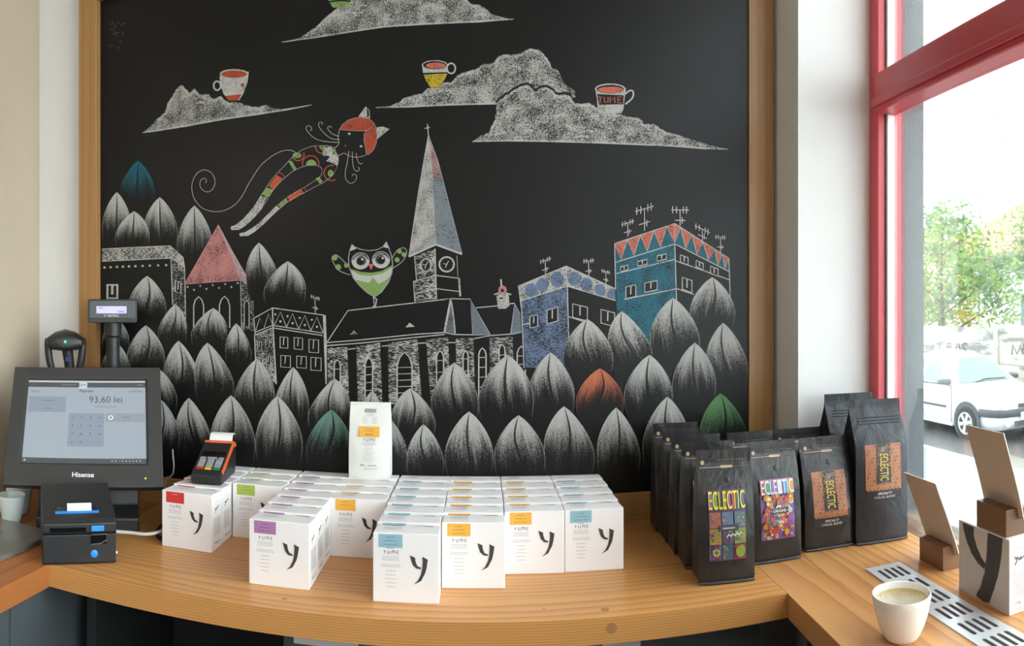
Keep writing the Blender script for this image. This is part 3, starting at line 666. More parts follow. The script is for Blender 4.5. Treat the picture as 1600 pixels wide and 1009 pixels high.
d.poly([(50,800),(200,572),(935,487),(1075,490),(1115,552),(1270,537),(1390,520),(1490,712),(1490,1240),(50,1240)], BK)
for P in ([(55,838),(195,832),(212,1240),(60,1240)], [(260,828),(430,802),(447,1240),(272,1240)], [(488,802),(697,778),(727,1240),(492,1240)], [(757,778),(915,762),(935,1240),(795,1240)], [(970,772),(1095,768),(1110,1240),(977,1240)], [(1210,768),(1375,758),(1392,1240),(1217,1240)]): d.poly(P, W, HT+0.46)
for P in ([(50,800),(200,572),(560,530),(935,487),(1075,490)], [(50,800),(300,780),(690,740),(890,728),(960,742),(1100,745),(1215,742)], [(50,822),(300,803),(690,762),(890,742)], [(1100,772),(1215,750),(1380,738),(1490,712)], [(1115,552),(1268,538)], [(1340,525),(1390,520)], [(200,848),(255,842)], [(440,825),(490,822)], [(700,805),(760,802)], [(915,800),(968,800)]): d.line(P, 7, W, 0.8)
d.poly([(890,722),(905,640),(935,487),(955,620),(965,735)], (0.12,0.13,0.14), 0.7); d.line([(890,722),(905,640),(935,487)], 14, W, 0.75); d.line([(935,487),(955,620),(965,735)], 10, W, 0.7)
d.poly([(1075,495),(1092,745),(1215,742)], (0.13,0.16,0.18), 0.85); d.line([(1092,745),(1075,495),(1215,742)], 7, W2, 0.85)
d.poly([(1362,738),(1390,520),(1490,712)], (0.13,0.16,0.18), 0.85); d.line([(1362,738),(1390,520),(1490,712)], 8, W2, 0.85)
for x, t_, w_, n_ in ((125,922,44,3),(350,908,54,5),(605,868,106,6),(858,858,50,4),(1040,858,36,4),(1160,838,52,5),(1300,812,42,3),(1437,825,58,6)): arch(d, x, t_, w_, 1235, bars=n_, lw=9)
d.poly([(215,742),(245,712),(272,740)], W, 0.7); d.poly([(612,692),(640,658),(678,686)], W, 0.75)
d.poly([(1268,455),(1345,455),(1350,540),(1325,558),(1275,560)], W, HT+0.7); d.line([(1243,458),(1300,438),(1365,458)], 9, W, 0.9); d.ell(1303, 425, 30, 32, PNK, 0.8); d.line([(1292,348),(1296,400)], 11, W, 0.85); d.line([(1262,465),(1275,558)], 5, W, 0.9); d.line([(1345,460),(1350,540)], 5, W, 0.9); d.ell(1302, 428, 12, 12, BK)
d.done('chalk_church', 'church with a tall spire and two clock faces in chalk')
d = Chalk(4.571, 500, 360)                 # the owl
d.line([(380,478),(407,490),(397,540),(377,546)], 9, W, 0.9); d.line([(385,480),(388,540)], 5, W, 0.8)
for P, D_ in (([(218,318),(140,288),(100,235),(88,195),(110,175),(140,190),(205,255)], ((108,195,19),(132,262,21),(190,250,17))), ([(515,200),(555,140),(600,125),(620,150),(610,190),(580,230),(518,272)], ((568,150,17),(600,172,17),(552,210,18)))):
    d.poly(P, BK); d.line(spline(P, 4), 6, W2, 0.9)
    for x, y, r_ in D_: d.ell(x, y, r_, r_, GRN, 0.95)
ow = [(230,100),(212,150),(205,200),(210,260),(240,340),(290,400),(340,445),(390,475),(440,440),(490,370),(515,300),(520,240),(512,180),(475,80),(455,115),(410,138),(350,145),(290,135),(250,118)]
d.poly(ow, BK); d.poly([(214,272),(300,297),(370,302),(440,290),(518,248),(515,300),(490,370),(440,440),(390,475),(340,445),(290,400),(240,340)], GRN, 0.9)
d.poly([(216,280),(290,318),(370,325),(450,305),(517,264),(508,315),(480,350),(420,382),(378,335),(352,375),(245,350)], W, 0.92)
d.poly([(230,100),(212,150),(262,130)], W, 0.9); d.poly([(475,80),(445,118),(500,130)], W, 0.9)
d.line(ow, 7, W2, 0.9, True)
for cx, cy in ((291,224),(437,216)):
    d.ring(cx, cy - 6, 62, 58, 5, W, 0.9); d.ell(cx, cy, 60, 54, W, 0.95); d.ell(cx + 4 - (8 if cx > 400 else 0), cy - 6, 36, 34, BK); d.ring(cx, cy - 2, 30, 28, 3, W2, 0.8); d.ell(cx + 12, cy - 18, 8, 9, W, 1); d.line([(cx - 58, cy - 14), (cx - 20, cy - 46), (cx + 30, cy - 44), (cx + 58, cy - 16)], 6, BK)
d.poly([(345,240),(385,238),(367,285)], SALM, 1)
d.done('chalk_owl', 'owl in a green and white top drawn in chalk')
d = Chalk(4, 800, 252)                     # blue house
d.poly([(40,780),(335,655),(695,820),(705,1300),(75,1300)], BK); d.poly([(55,872),(345,780),(360,1290),(85,1290)], BLU, HT+0.58)
d.poly([(40,780),(338,655),(345,780),(55,872)], W, 0.62); d.poly([(338,655),(695,820),(697,885),(345,780)], W, 0.62)
for x, y, r_ in ((120,808,46),(190,772,44),(282,738,50)): d.ell(x, y, r_ * 0.85, r_, BLU, 0.75)
for x, y, r_ in ((388,735,44),(465,770,42),(550,803,36),(622,830,32),(678,852,24)): d.ell(x, y, r_ * 0.9, r_, BLU, 0.75)
for P in ([(40,780),(338,655),(695,820)], [(55,872),(345,780),(697,885)], [(40,780),(60,930),(75,1290)], [(338,655),(345,780),(358,1290)], [(695,820),(700,960)], [(70,1020),(150,1000)], [(350,970),(480,1010)]): d.line(P, 6, W, 0.8)
pane_(d, 112, 968, 160, 1040, -8, 7); pane_(d, 218, 930, 285, 1015, -18, 7); pane_(d, 378, 890, 470, 975, 22, 7); pane_(d, 555, 925, 640, 1010, 22, 7)
antenna(d, 208, 705, 618, 70, -0.35, 5); antenna(d, 478, 720, 622, 70, -0.08, 5); antenna(d, 585, 768, 690, 55, 0.25, 5)
d.done('chalk_house', 'blue house with a row of discs round its roof in chalk')
d = Chalk(4, 800, 252)                     # teal house
d.poly([(640,515),(1015,390),(1350,605),(1370,900),(1370,1200),(650,1200)], BK); d.poly([(645,630),(1015,515),(1035,1200),(660,1200)], TEA, HT+0.66)
d.poly([(640,515),(1015,390),(1015,515),(645,630)], (0.014,0.11,0.15), 0.72); d.poly([(1015,390),(1350,605),(1355,690),(1015,515)], (0.014,0.11,0.15), 0.72)
xs_ = [640, 715, 800, 885, 965, 1015]
L_ = lambda x: 515 - (x - 640) / 375 * 125
Lb = lambda x: 630 - (x - 645) / 370 * 115
for a_, b_ in ((640,720),(720,800),(800,885),(885,965),(965,1015)):
    c_ = (a_ + b_) / 2 if b_ < 1000 else 1015
    d.poly([(a_, L_(a_)), (b_, L_(b_)), (c_, Lb(c_) - 4)], SALM, 0.78); d.line([(a_, L_(a_)), (c_, Lb(c_) - 4), (b_, L_(b_))], 5, W, 0.75)
R_ = lambda x: 390 + (x - 1015) / 335 * 215
Rb = lambda x: 515 + (x - 1015) / 340 * 175
for a_, b_ in ((1015,1050),(1050,1120),(1120,1190),(1190,1262),(1262,1310),(1310,1350)):
    c_ = (a_ + b_) / 2 if a_ > 1020 else 1015
    d.poly([(a_, R_(a_)), (b_, R_(b_)), (c_, Rb(c_) - 4)], SALM, 0.78); d.line([(a_, R_(a_)), (c_, Rb(c_) - 4), (b_, R_(b_))], 5, W, 0.75)
for P in ([(640,515),(1015,390),(1350,605)], [(645,632),(1015,517),(1355,690)], [(640,515),(645,800)], [(1015,515),(1035,1150)], [(1352,605),(1362,860)], [(650,702),(1020,612)], [(700,862),(1028,796)], [(1020,622),(1360,742)], [(1030,796),(1135,832)]): d.line(P, 6, W, 0.8)
for x0, y0, x1, y1, sk in ((678,660,722,690,-12),(785,625,842,655,-12),(905,592,962,625,-14),(710,785,772,858,-14),(828,760,905,818,-14),(1050,585,1098,630,18),(1148,620,1192,660,18),(1238,655,1285,700,18),(1062,725,1122,800,20)): pane_(d, x0, y0, x1, y1, sk, 7)
antenna(d, 722, 470, 385, 80, -0.3, 5); antenna(d, 826, 435, 298, 115, -0.3, 6); antenna(d, 1048, 405, 305, 110, 0.02, 6); antenna(d, 1187, 495, 425, 95, 0.45, 5); antenna(d, 1300, 570, 475, 70, 0.05, 5)
d.done('chalk_house', 'teal house with an orange zigzag roof edge in chalk')
LV = [(231,431,200,261,520),(275,475,248,293,550),(334,481,299,355,552),(183,497,160,203,560),(229,508,199,259,600),(370,505,353,394,585),(183,535,158,204,610),(280,532,257,314,640),(325,535,306,367,645),
      (252,578,228,278,660),(402,560,367,430,665),(459,573,427,483,690),(524,591,482,547,690),(582,610,556,600,700),(253,624,225,282,730),(296,621,275,332,735),(362,617,329,400,748),(434,618,400,474,748),(518,639,479,549,745),
      (600,645,566,637,760),(710,566,674,748,678),(641,606,611,681,700),(662,662,636,694,765),(733,642,695,771,765),(793,554,747,834,680),(810,648,772,852,765),
      (1112,433,1077,1148,530),(1051,465,1015,1093,580),(971,486,952,1019,592),(917,498,879,958,605),(1129,504,1102,1168,625),(860,550,826,898,665),(1085,535,1049,1118,650),(1014,554,974,1050,665),(937,575,899,974,668),
      (881,634,850,929,765),(962,636,932,1000,765),(1042,619,1003,1079,755),(1125,614,1092,1168,735)]
LV.sort(key=lambda q: q[1] + (q[4] - q[1]) * 0.15)
for q in LV:
    tint = {(518,639): (0.16,0.29,0.26), (937,575): (0.50,0.15,0.08), (1125,614): (0.12,0.28,0.11)}.get(q[:2], LW)
    leaf(*q, tint=tint, tw=random.choice((-1, 1)) * random.uniform(0.08, 0.20))

# ------------------------------------------------------------------ small white cartons
BW, BH, BD = 0.112, 0.117, 0.0545
INK = (0.035, 0.032, 0.033); GREY = (0.30, 0.29, 0.29)
def yume(d, x, z, s, col=INK, lw=0.16):
    w = s * lw
    def L(*p): d.line([(x + a*s, z + b*s) for a, b in p], w, col)
    L((-2.25, 1), (-1.95, 0.5)); L((-1.65, 1), (-1.95, 0.5), (-1.95, 0))
    L((-0.95, 1), (-0.95, 0.1), (-0.75, 0), (-0.45, 0), (-0.3, 0.1), (-0.3, 1))
    L((0.4, 0), (0.4, 1), (0.9, 1), (1.25, 1), (1.25, 0)); L((0.82, 1), (0.82, 0.35))
    L((2.5, 1), (1.9, 1), (1.9, 0), (2.5, 0)); L((1.9, 0.5), (2.4, 0.5))
def brush_y(d, x, z, s, col=INK):
    A = [(405,440),(458,462),(462,500),(480,545),(522,568),(515,582),(470,575),(435,540),(418,490)]
    B = [(535,450),(592,478),(580,560),(565,620),(520,705),(445,745),(490,700),(520,640),(535,570),(540,500)]
    for P in (A, B): d.poly([(x + (a - 500) * s, z - (b - 592) * s) for a, b in P], col)
def text_lines(d, x, z, rows, gap, wmin, wmax, col=GREY, h=0.0007, align=0):
    r = random.Random(int((x + 1) * 1e4) + rows)
    for i in range(rows):
        w = r.uniform(wmin, wmax); zz = z - i * gap; a = -w/2 if align == 0 else 0
        p = a
        while p < a + w - 0.0005:                  # words
            l = min(r.uniform(0.0016, 0.005), a + w - p); d.rect(x + p, zz, x + p + l, zz + h, col); p += l + 0.0008
def carton_front(label_col, ink=(0.12, 0.10, 0.08), rows=3):
    d = Draw(dz=0.000006, z0=0.0003)
    d.rect(-0.0465, BH - 0.0245, -0.0055, BH - 0.0018, label_col)
    for i in range(rows): text_lines(d, -0.026, BH - 0.0075 - i * 0.0062, 1, 0.004, 0.012 + 0.006 * ((i * 7) % 3), 0.022 + 0.004 * ((i * 5) % 3), ink, 0.0010)
    yume(d, -0.0255, BH - 0.0345, 0.0054)
    text_lines(d, -0.0255, BH - 0.0395, 3, 0.0030, 0.020, 0.036); text_lines(d, -0.0255, BH - 0.0535, 2, 0.0030, 0.024, 0.036)
    text_lines(d, -0.0255, BH - 0.0640, 5, 0.0066, 0.014, 0.022)
    brush_y(d, 0.0225, BH - 0.0605, 0.000160)
    return d
def carton_side():
    d = Draw(dz=0.000006, z0=0.0003); c = BD / 2
    text_lines(d, c, BH - 0.020, 1, 0.003, 0.016, 0.024)
    s = 0.0042                                     # brush lettering of the name
    for P in ([(-2.6,1.2),(-2.2,0.4),(-1.6,1.0)], [(-1.6,1.0),(-2.0,-0.4),(-2.5,-1.1)], [(-1.2,0.7),(-1.1,0.0),(-0.6,0.1),(-0.5,0.8)], [(-0.5,0.8),(-0.4,0.0)], [(-0.1,0.0),(0.0,0.8),(0.5,0.2),(0.5,0.9),(1.0,0.2)], [(1.3,0.5),(2.0,0.8),(1.5,1.0),(1.4,0.3),(2.2,0.2)]):
        d.line([(c + a*s*0.95, BH - 0.034 + b*s + a*s*0.22) for a, b in P], 0.0021, INK)
    text_lines(d, c, BH - 0.052, 14, 0.0027, 0.030, 0.040, (0.36, 0.36, 0.38), 0.0010); text_lines(d, c - 0.004, 0.014, 1, 0.003, 0.012, 0.016, INK, 0.0022); d.ell(c + 0.012, 0.015, 0.002, 0.002, INK)
    return d
def carton_top():
    d = Draw(dz=0.000006, z0=0.0002)
    text_lines(d, -0.026, 0.040, 5, 0.0042, 0.020, 0.032, (0.42, 0.41, 0.42), 0.0011)
    d.poly([(-0.044, 0.0523), (-0.010, 0.0538), (-0.010, 0.0503), (-0.026, 0.0496)], (0.25, 0.24, 0.25))  # grey smudge at the rear edge: shadow of the gap behind, painted on
    d.poly([(0.008, 0.0523), (0.042, 0.0493), (0.045, 0.0514), (0.040, 0.0538)], (0.05, 0.05, 0.05))
    return d
side_me = carton_side().build('side_print', 'print'); top_me = carton_top().build('top_print_and_shadow', 'print')
def make_carton(front):
    r = empty('coffee_box')
    MB().prism([(0, 0), (0, BH), (BD, BH - 0.0034), (BD, 0)], -BW/2, BW/2, axis='X').build('carton', 'carton', r, bevel=0.0013)
    front.build('front_print', 'print', r)
    s = side_me.copy(); COL.objects.link(s); s.parent = r; s.location = (BW/2, 0.0, 0); s.rotation_euler[2] = pi/2
    t = top_me.copy(); COL.objects.link(t); t.parent = r; t.location = (0, 0, BH); t.rotation_euler[0] = -pi/2 - atan2(0.0034, BD)
    return r
cols = [('red', (0.66, 0.028, 0.028), -0.648, 1.320, 5, (0.9, 0.5, 0.5), 1, 'beside the till'), ('lime green', (0.40, 0.52, 0.08), -0.532, 1.432, 3, (0.15, 0.2, 0.03), 2, 'behind the purple row'),
        ('purple', (0.42, 0.19, 0.40), -0.4145, 1.200, 7, (0.12, 0.04, 0.11), 3, 'left of the white bag'), ('orange', (0.86, 0.44, 0.05), -0.303, 1.376, 4, (0.3, 0.14, 0.02), 2, 'under the white bag'),
        ('pale blue', (0.29, 0.50, 0.58), -0.1865, 1.178, 7, (0.08, 0.16, 0.2), 4, 'in the long middle row'), ('orange', (0.86, 0.44, 0.05), -0.0735, 1.2455, 6, (0.3, 0.14, 0.02), 3, 'right of the long blue row'),
        ('orange', (0.86, 0.44, 0.05), 0.040, 1.3105, 5, (0.3, 0.14, 0.02), 3, 'second row from the right'), ('pale blue', (0.29, 0.50, 0.58), 0.1535, 1.3125, 5, (0.08, 0.16, 0.2), 4, 'in the right-end row')]
ORD = ['foremost box', 'second from the front', 'third from the front', 'fourth from the front', 'fifth from the front', 'sixth from the front', 'seventh from the front']
for cname, ccol, x0, yf, n, ink, rows, where in cols:
    proto = make_carton(carton_front(ccol, ink, rows)); PITCH = (1.5985 - BD - yf) / (n - 1)
    for i in range(n):
        o = proto if i == 0 else copy_tree(proto)
        o.location = (x0 + BW/2 + random.uniform(-0.0008, 0.0008), yf + i * PITCH, CT); o.rotation_euler[2] = random.uniform(-0.003, 0.003)
        tag(o, f'white coffee box, {cname} label, {where}, {ORD[i] if i < n - 1 or n < 2 else "rearmost box"}', 'box', 'white coffee boxes in rows')
for o in (side_me, top_me): bpy.data.objects.remove(o)

# ------------------------------------------------------------------ coffee bags
def foil(name, col, rough=0.37):
    m = bpy.data.materials.new(name); nt, b, o = _nodes(m)
    v = coords(nt, 'Object', (1, 1, 0.6), rnd=True)
    n = noise(nt, v, 14, 4, 0.55, 0.6); n2 = noise(nt, v, 55, 3)
    nt.links.new(mixc(nt, n, tuple(c*0.85 for c in col), tuple(c*1.15 for c in col)), b.inputs['Base Color'])
    b.inputs['Roughness'].default_value = rough; b.inputs['Specular IOR Level'].default_value = 0.5
    bump(nt, b, math_n(nt, 'MULTIPLY_ADD', n2, 0.25, n), 0.8, 0.008); MATS[name] = m
foil('foil_black', (0.022, 0.022, 0.021)); foil('foil_slate', (0.026, 0.029, 0.035), 0.46)
mat('tan_seal', (0.48, 0.34, 0.20), 0.5); mat('bag_seam', (0.06, 0.062, 0.065), 0.4)
def bag_surface(w, h, d, prof):
    def dep(z):
        t = min(max(z / h, 0), 1)
        for (a, x), (b, y) in zip(prof, prof[1:]):
            if t <= b: return d * (x + (y - x) * (t - a) / (b - a))
        return d * prof[-1][1]
    return dep
def bag_body(w, h, d, prof, gus=0.22):
    dep = bag_surface(w, h, d, prof); mb = MB(); R = []
    zs = sorted(set([0, 0.004, 0.012] + [h * i / 22 for i in range(1, 23)] + [h * p[0] for p in prof]))
    for z in zs:
        t = z / h; D_ = dep(z); ww = w * (0.95 if z == 0 else 0.99 if z < 0.01 else 1.0)
        bul = 0.10 * D_ * max(0, 1 - abs(t - 0.35) / 0.5)
        g = gus * D_ * min(1, max(0, (t - 0.10) / 0.5)) + 0.002
        ring = []
        nx = 8
        for i in range(nx + 1):
            u = -1 + 2*i/nx; ring.append((u * ww/2, -D_/2 * (0.94 if i in (0, nx) else 1) - bul * (1 - u*u), z))
        ring.append((ww/2 - g, 0, z))
        for i in range(nx + 1):
            u = 1 - 2*i/nx; ring.append((u * ww/2, D_/2 * (0.94 if i in (0, nx) else 1) + bul * (1 - u*u), z))
        ring.append((-ww/2 + g, 0, z)); R.append(ring)
    mb.rings(R)
    def surf(x, z):
        D_ = dep(z); t = z/h; bul = 0.10 * D_ * max(0, 1 - abs(t - 0.35)/0.5); u = x/(w/2); return -D_/2 - bul*(1 - u*u)
    return mb, surf
PROF = [(0, 0.94), (0.05, 1.0), (0.35, 0.96), (0.60, 0.74), (0.80, 0.36), (0.885, 0.06), (0.90, 0.035), (1.0, 0.02)]
PROF_T = [(0, 0.95), (0.04, 1.0), (0.60, 1.0), (0.70, 0.93), (0.90, 0.10), (0.935, 0.03), (1.0, 0.02)]
def fine_rect(d, x0, z0, x1, z1, col, nx=6, nz=10):
    P = [(x0 + (x1-x0)*i/nx, z0 + (z1-z0)*j/nz) for j in range(nz+1) for i in range(nx+1)]
    d._put(P, [(j*(nx+1)+i, j*(nx+1)+i+1, (j+1)*(nx+1)+i+1, (j+1)*(nx+1)+i) for j in range(nz) for i in range(nx)], col)
def label_patch(w, h):
    d = Draw(dz=0.00002, z0=0.0009); x0, x1, z0, z1 = -w*0.33, w*0.33, h*0.185, h*0.705; W_ = x1 - x0; H_ = z1 - z0; r = random.Random(3)
    fine_rect(d, x0, z0, x1, z1, (0.10, 0.025, 0.10))
    pal = [(0.20,0.09,0.28),(0.07,0.14,0.25),(0.36,0.03,0.07),(0.36,0.26,0.03),(0.20,0.28,0.04),(0.36,0.10,0.05),(0.03,0.12,0.14),(0.26,0.06,0.20),(0.05,0.04,0.10)]
    for j in range(3):                            # upper rows of patchwork
        for i in range(3):
            a0, a1 = x0 + W_*i/3, x0 + W_*(i+1)/3; b0, b1 = z0 + H_*j*0.235, z0 + H_*(j+1)*0.235; c = pal[(i*5 + j*2 + 1) % 9]
            d.rect(a0 + 0.001, b0 + 0.001, a1 - 0.001, b1 - 0.001, c)
            for k in range(22):
                px, pz = r.uniform(a0 + 0.003, a1 - 0.003), r.uniform(b0 + 0.003, b1 - 0.003); s = r.uniform(0.0010, 0.0024)
                if k % 3 == 0: d.poly([(px - s, pz), (px, pz - s), (px + s, pz), (px, pz + s)], r.choice(pal))
                elif k % 3 == 1: d.ell(px, pz, s, s, r.choice(pal), n=8)
                else: d.line([(px - s*1.6, pz - s), (px, pz + s), (px + s*1.6, pz - s)], 0.0009, r.choice(pal))
    d.ell(x0 + W_*0.18, z0 + H_*0.13, 0.007, 0.007, (0.55, 0.35, 0.08), n=12); d.poly([(x0 + W_*0.18 + (0.0065 if k % 2 == 0 else 0.0025)*cos(k*pi/4), z0 + H_*0.13 + (0.0065 if k % 2 == 0 else 0.0025)*sin(k*pi/4)) for k in range(8)], (0.02, 0.22, 0.22))
    d.ell(x0 + W_*0.83, z0 + H_*0.13, 0.009, 0.011, (0.24, 0.32, 0.04), n=14); d.line([(x0 + W_*0.75, z0 + H_*0.2), (x0 + W_*0.86, z0 + H_*0.14), (x0 + W_*0.78, z0 + H_*0.08)], 0.0012, (0.15, 0.25, 0.02))
    for i in range(8): d.rect(x0 + W_*(0.03 + i*0.12), z0 + H_*0.735, x0 + W_*(0.03 + i*0.12) + 0.006, z0 + H_*0.985, pal[(i*4) % 9])
    d.rect(x0 + W_*0.26, z0 + H_*0.44, x1 - W_*0.22, z0 + H_*0.52, (0.012, 0.012, 0.014)); text_lines(d, x0 + W_*0.52, z0 + H_*0.465, 1, 0.01, W_*0.30, W_*0.36, (0.5, 0.5, 0.48), 0.0022)
    d.line(spline([(x0 + W_*(0.46 + k*0.055), z0 + H_*(0.355 + (0.03 if k % 2 else -0.005) + k*0.003)) for k in range(9)], 4), 0.0013, (0.75, 0.75, 0.75))
    d.fit('ECLECTIC', 0.0, z0 + H_*0.865, W_*0.99, H_*0.255, (0.72, 0.66, 0.02), 0.003)
    return d
def label_flower(w, h):
    d = Draw(dz=0.00002, z0=0.0009); x0, x1, z0, z1 = -w*0.34, w*0.34, h*0.20, h*0.69; W_ = x1 - x0; H_ = z1 - z0; r = random.Random(11)
    fine_rect(d, x0, z0, x1, z1, (0.22, 0.10, 0.34))
    pal = [(0.58,0.24,0.02),(0.18,0.07,0.32),(0.50,0.03,0.05),(0.64,0.38,0.03),(0.70,0.70,0.70),(0.03,0.25,0.10),(0.14,0.08,0.36),(0.52,0.08,0.05),(0.64,0.38,0.03)]
    for k in range(150):
        s = r.uniform(0.0042, 0.0080); px, pz = r.uniform(x0 + s, x1 - s), r.uniform(z0 + s, z0 + H_*0.76); c = r.choice(pal); n_ = r.choice((5, 6, 8))
        d.poly([(px + s*(1 if q % 2 else 0.68)*cos(q*pi/n_), pz + s*(1 if q % 2 else 0.68)*sin(q*pi/n_)) for q in range(2*n_)], c)
        d.ell(px, pz, s*0.34, s*0.34, r.choice(pal), n=8)
    d.rect(x0 + W_*0.0, z0 + H_*0.76, x1, z1, (0.55, 0.24, 0.22)); 
    for i in range(6): d.rect(x0 + W_*i/6, z0 + H_*0.765, x0 + W_*(i+0.8)/6, z1 - 0.001, [(0.5,0.05,0.04),(0.03,0.28,0.12),(0.25,0.12,0.42),(0.65,0.6,0.6),(0.04,0.25,0.5),(0.6,0.3,0.04)][i])
    d.fit('ECLECTIC', 0.0, z0 + H_*0.88, W_*0.97, H_*0.225, (0.66, 0.74, 0.85), 0.003)
    d.rect(x0 + W_*0.24, z0 + H_*0.445, x1 - W_*0.22, z0 + H_*0.535, (0.012, 0.012, 0.014)); d.text('\u2022 ORIGINS \u2022', x0 + W_*0.51, z0 + H_*0.468, H_*0.065, (0.8, 0.8, 0.78), 0.01, 0.95)
    return d
def label_hex(w, h, z0f, z1f):
    d = Draw(dz=0.00002, z0=0.0009); x0, x1, z0, z1 = -w*0.34, w*0.34, h*z0f, h*z1f; W_ = x1 - x0; H_ = z1 - z0
    zo = z0 + H_*0.19; fine_rect(d, x0, zo, x1, z1, (0.40, 0.155, 0.065)); fine_rect(d, x0, z0, x1, zo + 0.0005, (0.014, 0.014, 0.015), 6, 2)
    s = W_/9.0
    for j in range(20):
        for i in range(10):
            cx, cz = x0 + (i + (0.5 if j % 2 else 0))*s, zo + 0.002 + j*s*0.87
            if cx > x1 - s*0.4 or cz > z1 - s*0.4 or cx < x0 + s*0.4: continue
            d.line([(cx + s*0.5*cos(pi/6 + k*pi/3), cz + s*0.5*sin(pi/6 + k*pi/3)) for k in range(6)], 0.00035, (0.60, 0.36, 0.22), 1, True)
            if (i + 2*j) % 3 == 0: d.ell(cx, cz, s*0.36, s*0.36, (0.30, 0.10, 0.04), n=6)
    for i in range(10): d.ell(x0 + W_*(i + 0.5)/10, zo, W_*0.045, 0.002, (0.40, 0.155, 0.065), n=8)
    rx0, rx1 = -W_*0.19, W_*0.19
    d.poly([(rx0, z1), (rx0, zo + H_*0.10), (0, zo + H_*0.13), (rx1, zo + H_*0.10), (rx1, z1)], (0.016, 0.016, 0.017))
    d.fit('ECLECTIC', 0.0, zo + (z1 - zo)*0.49, (z1 - zo)*0.60, W_*0.235, (0.74, 0.55, 0.09), 0.003, -pi/2)
    d.ring(0, z1 - H_*0.085, W_*0.055, W_*0.055, 0.0006, (0.5, 0.5, 0.5))
    for k in range(6): d.line([(0, z1 - H_*0.085), (W_*0.05*cos(k*pi/3), z1 - H_*0.085 + W_*0.05*sin(k*pi/3))], 0.0004, (0.5, 0.5, 0.5))
    d.text('SPECIALTY', 0, z0 + H_*0.095, H_*0.060, (0.7, 0.68, 0.66), 0.008, 1.0); d.text('CASUAL BLEND', 0, z0 + H_*0.030, H_*0.060, (0.6, 0.58, 0.56), 0.004, 1.0)
    return d
def make_bag(w, h, d_, lab, tall=False):
    r = empty('coffee_bag'); mb, surf = bag_body(w, h, d_, PROF_T if tall else PROF)
    mb.build('pouch', 'foil_slate' if tall else 'foil_black', r, smooth=50)
    if lab: lab.build('label', 'print_gloss', r, surf=surf)
    sm = MB(); y0 = surf(0, 0.004)
    sm.tube([(-w*0.49, surf(w*0.49, 0.004) - 0.001, 0.0035), (-w*0.25, y0*0.995 - 0.001, 0.0035), (w*0.25, y0*0.995 - 0.001, 0.0035), (w*0.49, surf(w*0.49, 0.004) - 0.001, 0.0035)], 0.0022, 6)
    sm.build('base_seam', 'bag_seam', r)
    if tall:
        for zz in (0.875, 0.855, 0.835):
            MB().tube([(-w*0.38, surf(w*0.38, h*zz) - 0.0004, h*zz), (0, surf(0, h*zz) - 0.0004, h*zz), (w*0.45, surf(w*0.45, h*zz) - 0.0004, h*zz)], 0.0012, 6).build('zip_ridge', 'foil_slate', r)
    else:
        zz = h*0.865
        zp = MB(); zp.add([(-w*0.44, surf(w*0.44, zz) - 0.0012, zz), (w*0.44, surf(w*0.44, zz) - 0.0012, zz), (w*0.44, surf(w*0.44, zz) - 0.0008, zz + 0.0020), (-w*0.44, surf(w*0.44, zz) - 0.0008, zz + 0.0020)], [(0,1,2,3)])
        zp.build('zip_strip', 'bag_seam', r)
        d2 = Draw(dz=0.00003, z0=0.0016)
        d2.line([(-w*0.44, zz + 0.0006), (w*0.05, zz + 0.0006)], 0.0011, (0.42, 0.30, 0.19)); d2.poly([(-w*0.08, zz + 0.0012), (-w*0.05, zz + 0.0034), (w*0.14, zz + 0.0034), (w*0.17, zz + 0.0012), (w*0.14, zz - 0.001), (-w*0.05, zz - 0.001)], (0.50, 0.36, 0.22))
        d2.poly([(-w*0.385 + 0.0042*cos(k*2*pi/5 + pi/2), h*0.905 + 0.0046*sin(k*2*pi/5 + pi/2)) for k in range(5)], (0.50, 0.36, 0.23))
        for k in range(14): d2.rect(-w*0.12 + k*w*0.04, h*0.918, -w*0.12 + k*w*0.04 + 0.0013, h*0.918 + 0.0009, (0.5, 0.5, 0.5))
        d2.build('zip_print', 'print_gloss', r, surf=surf)
        vz = h*0.775; MB().lathe([(0.0058, -0.0006), (0.0056, 0.0004), (0.0046, 0.0009), (0.0008, 0.0010)], 16).build('valve', 'foil_black', r, smooth=True, loc=(w*0.04, surf(0, vz) - 0.0002, vz)).rotation_euler[0] = pi/2 - 0.30
    return r
bagA = make_bag(0.104, 0.236, 0.062, label_patch(0.104, 0.236)); bagB = make_bag(0.104, 0.232, 0.066, label_flower(0.104, 0.232))
bagC = make_bag(0.112, 0.226, 0.072, label_hex(0.112, 0.226, 0.215, 0.70)); bagD = make_bag(0.120, 0.298, 0.086, label_hex(0.120, 0.298, 0.315, 0.70), True)
def place(proto, spots, group):
    for i, (x, y, rz, label) in enumerate(spots):
        o = proto if i == 0 else copy_tree(proto); o.location = (x, y, CT); o.rotation_euler[2] = rz; tag(o, label, 'bag', group)
place(bagA, [(0.434, 1.224, -0.09, 'black coffee bag with yellow letters on a patchwork label, front of its row'), (0.431, 1.307, -0.07, 'black coffee bag right behind the front patchwork-label bag'), (0.431, 1.384, -0.06, 'black coffee bag third from the front in the patchwork-label row'), (0.432, 1.460, -0.05, 'black coffee bag fourth from the front in the patchwork-label row'), (0.430, 1.536, -0.04, 'rearmost black coffee bag in the patchwork-label row, against the chalkboard')], 'black coffee bags in the patchwork-label row')
place(bagB, [(0.559, 1.290, 0.0, 'black coffee bag with flowery multicoloured label'), (0.557, 1.399, -0.02, 'black coffee bag behind the flowery-label bag')], 'black coffee bags in the flowery-label row')
place(bagC, [(0.688, 1.312, -0.05, 'short black coffee bag with honeycomb label and vertical yellow letters'), (0.682, 1.427, -0.05, 'short black coffee bag behind the short honeycomb-label bag')], 'short black bags in the honeycomb-label row')
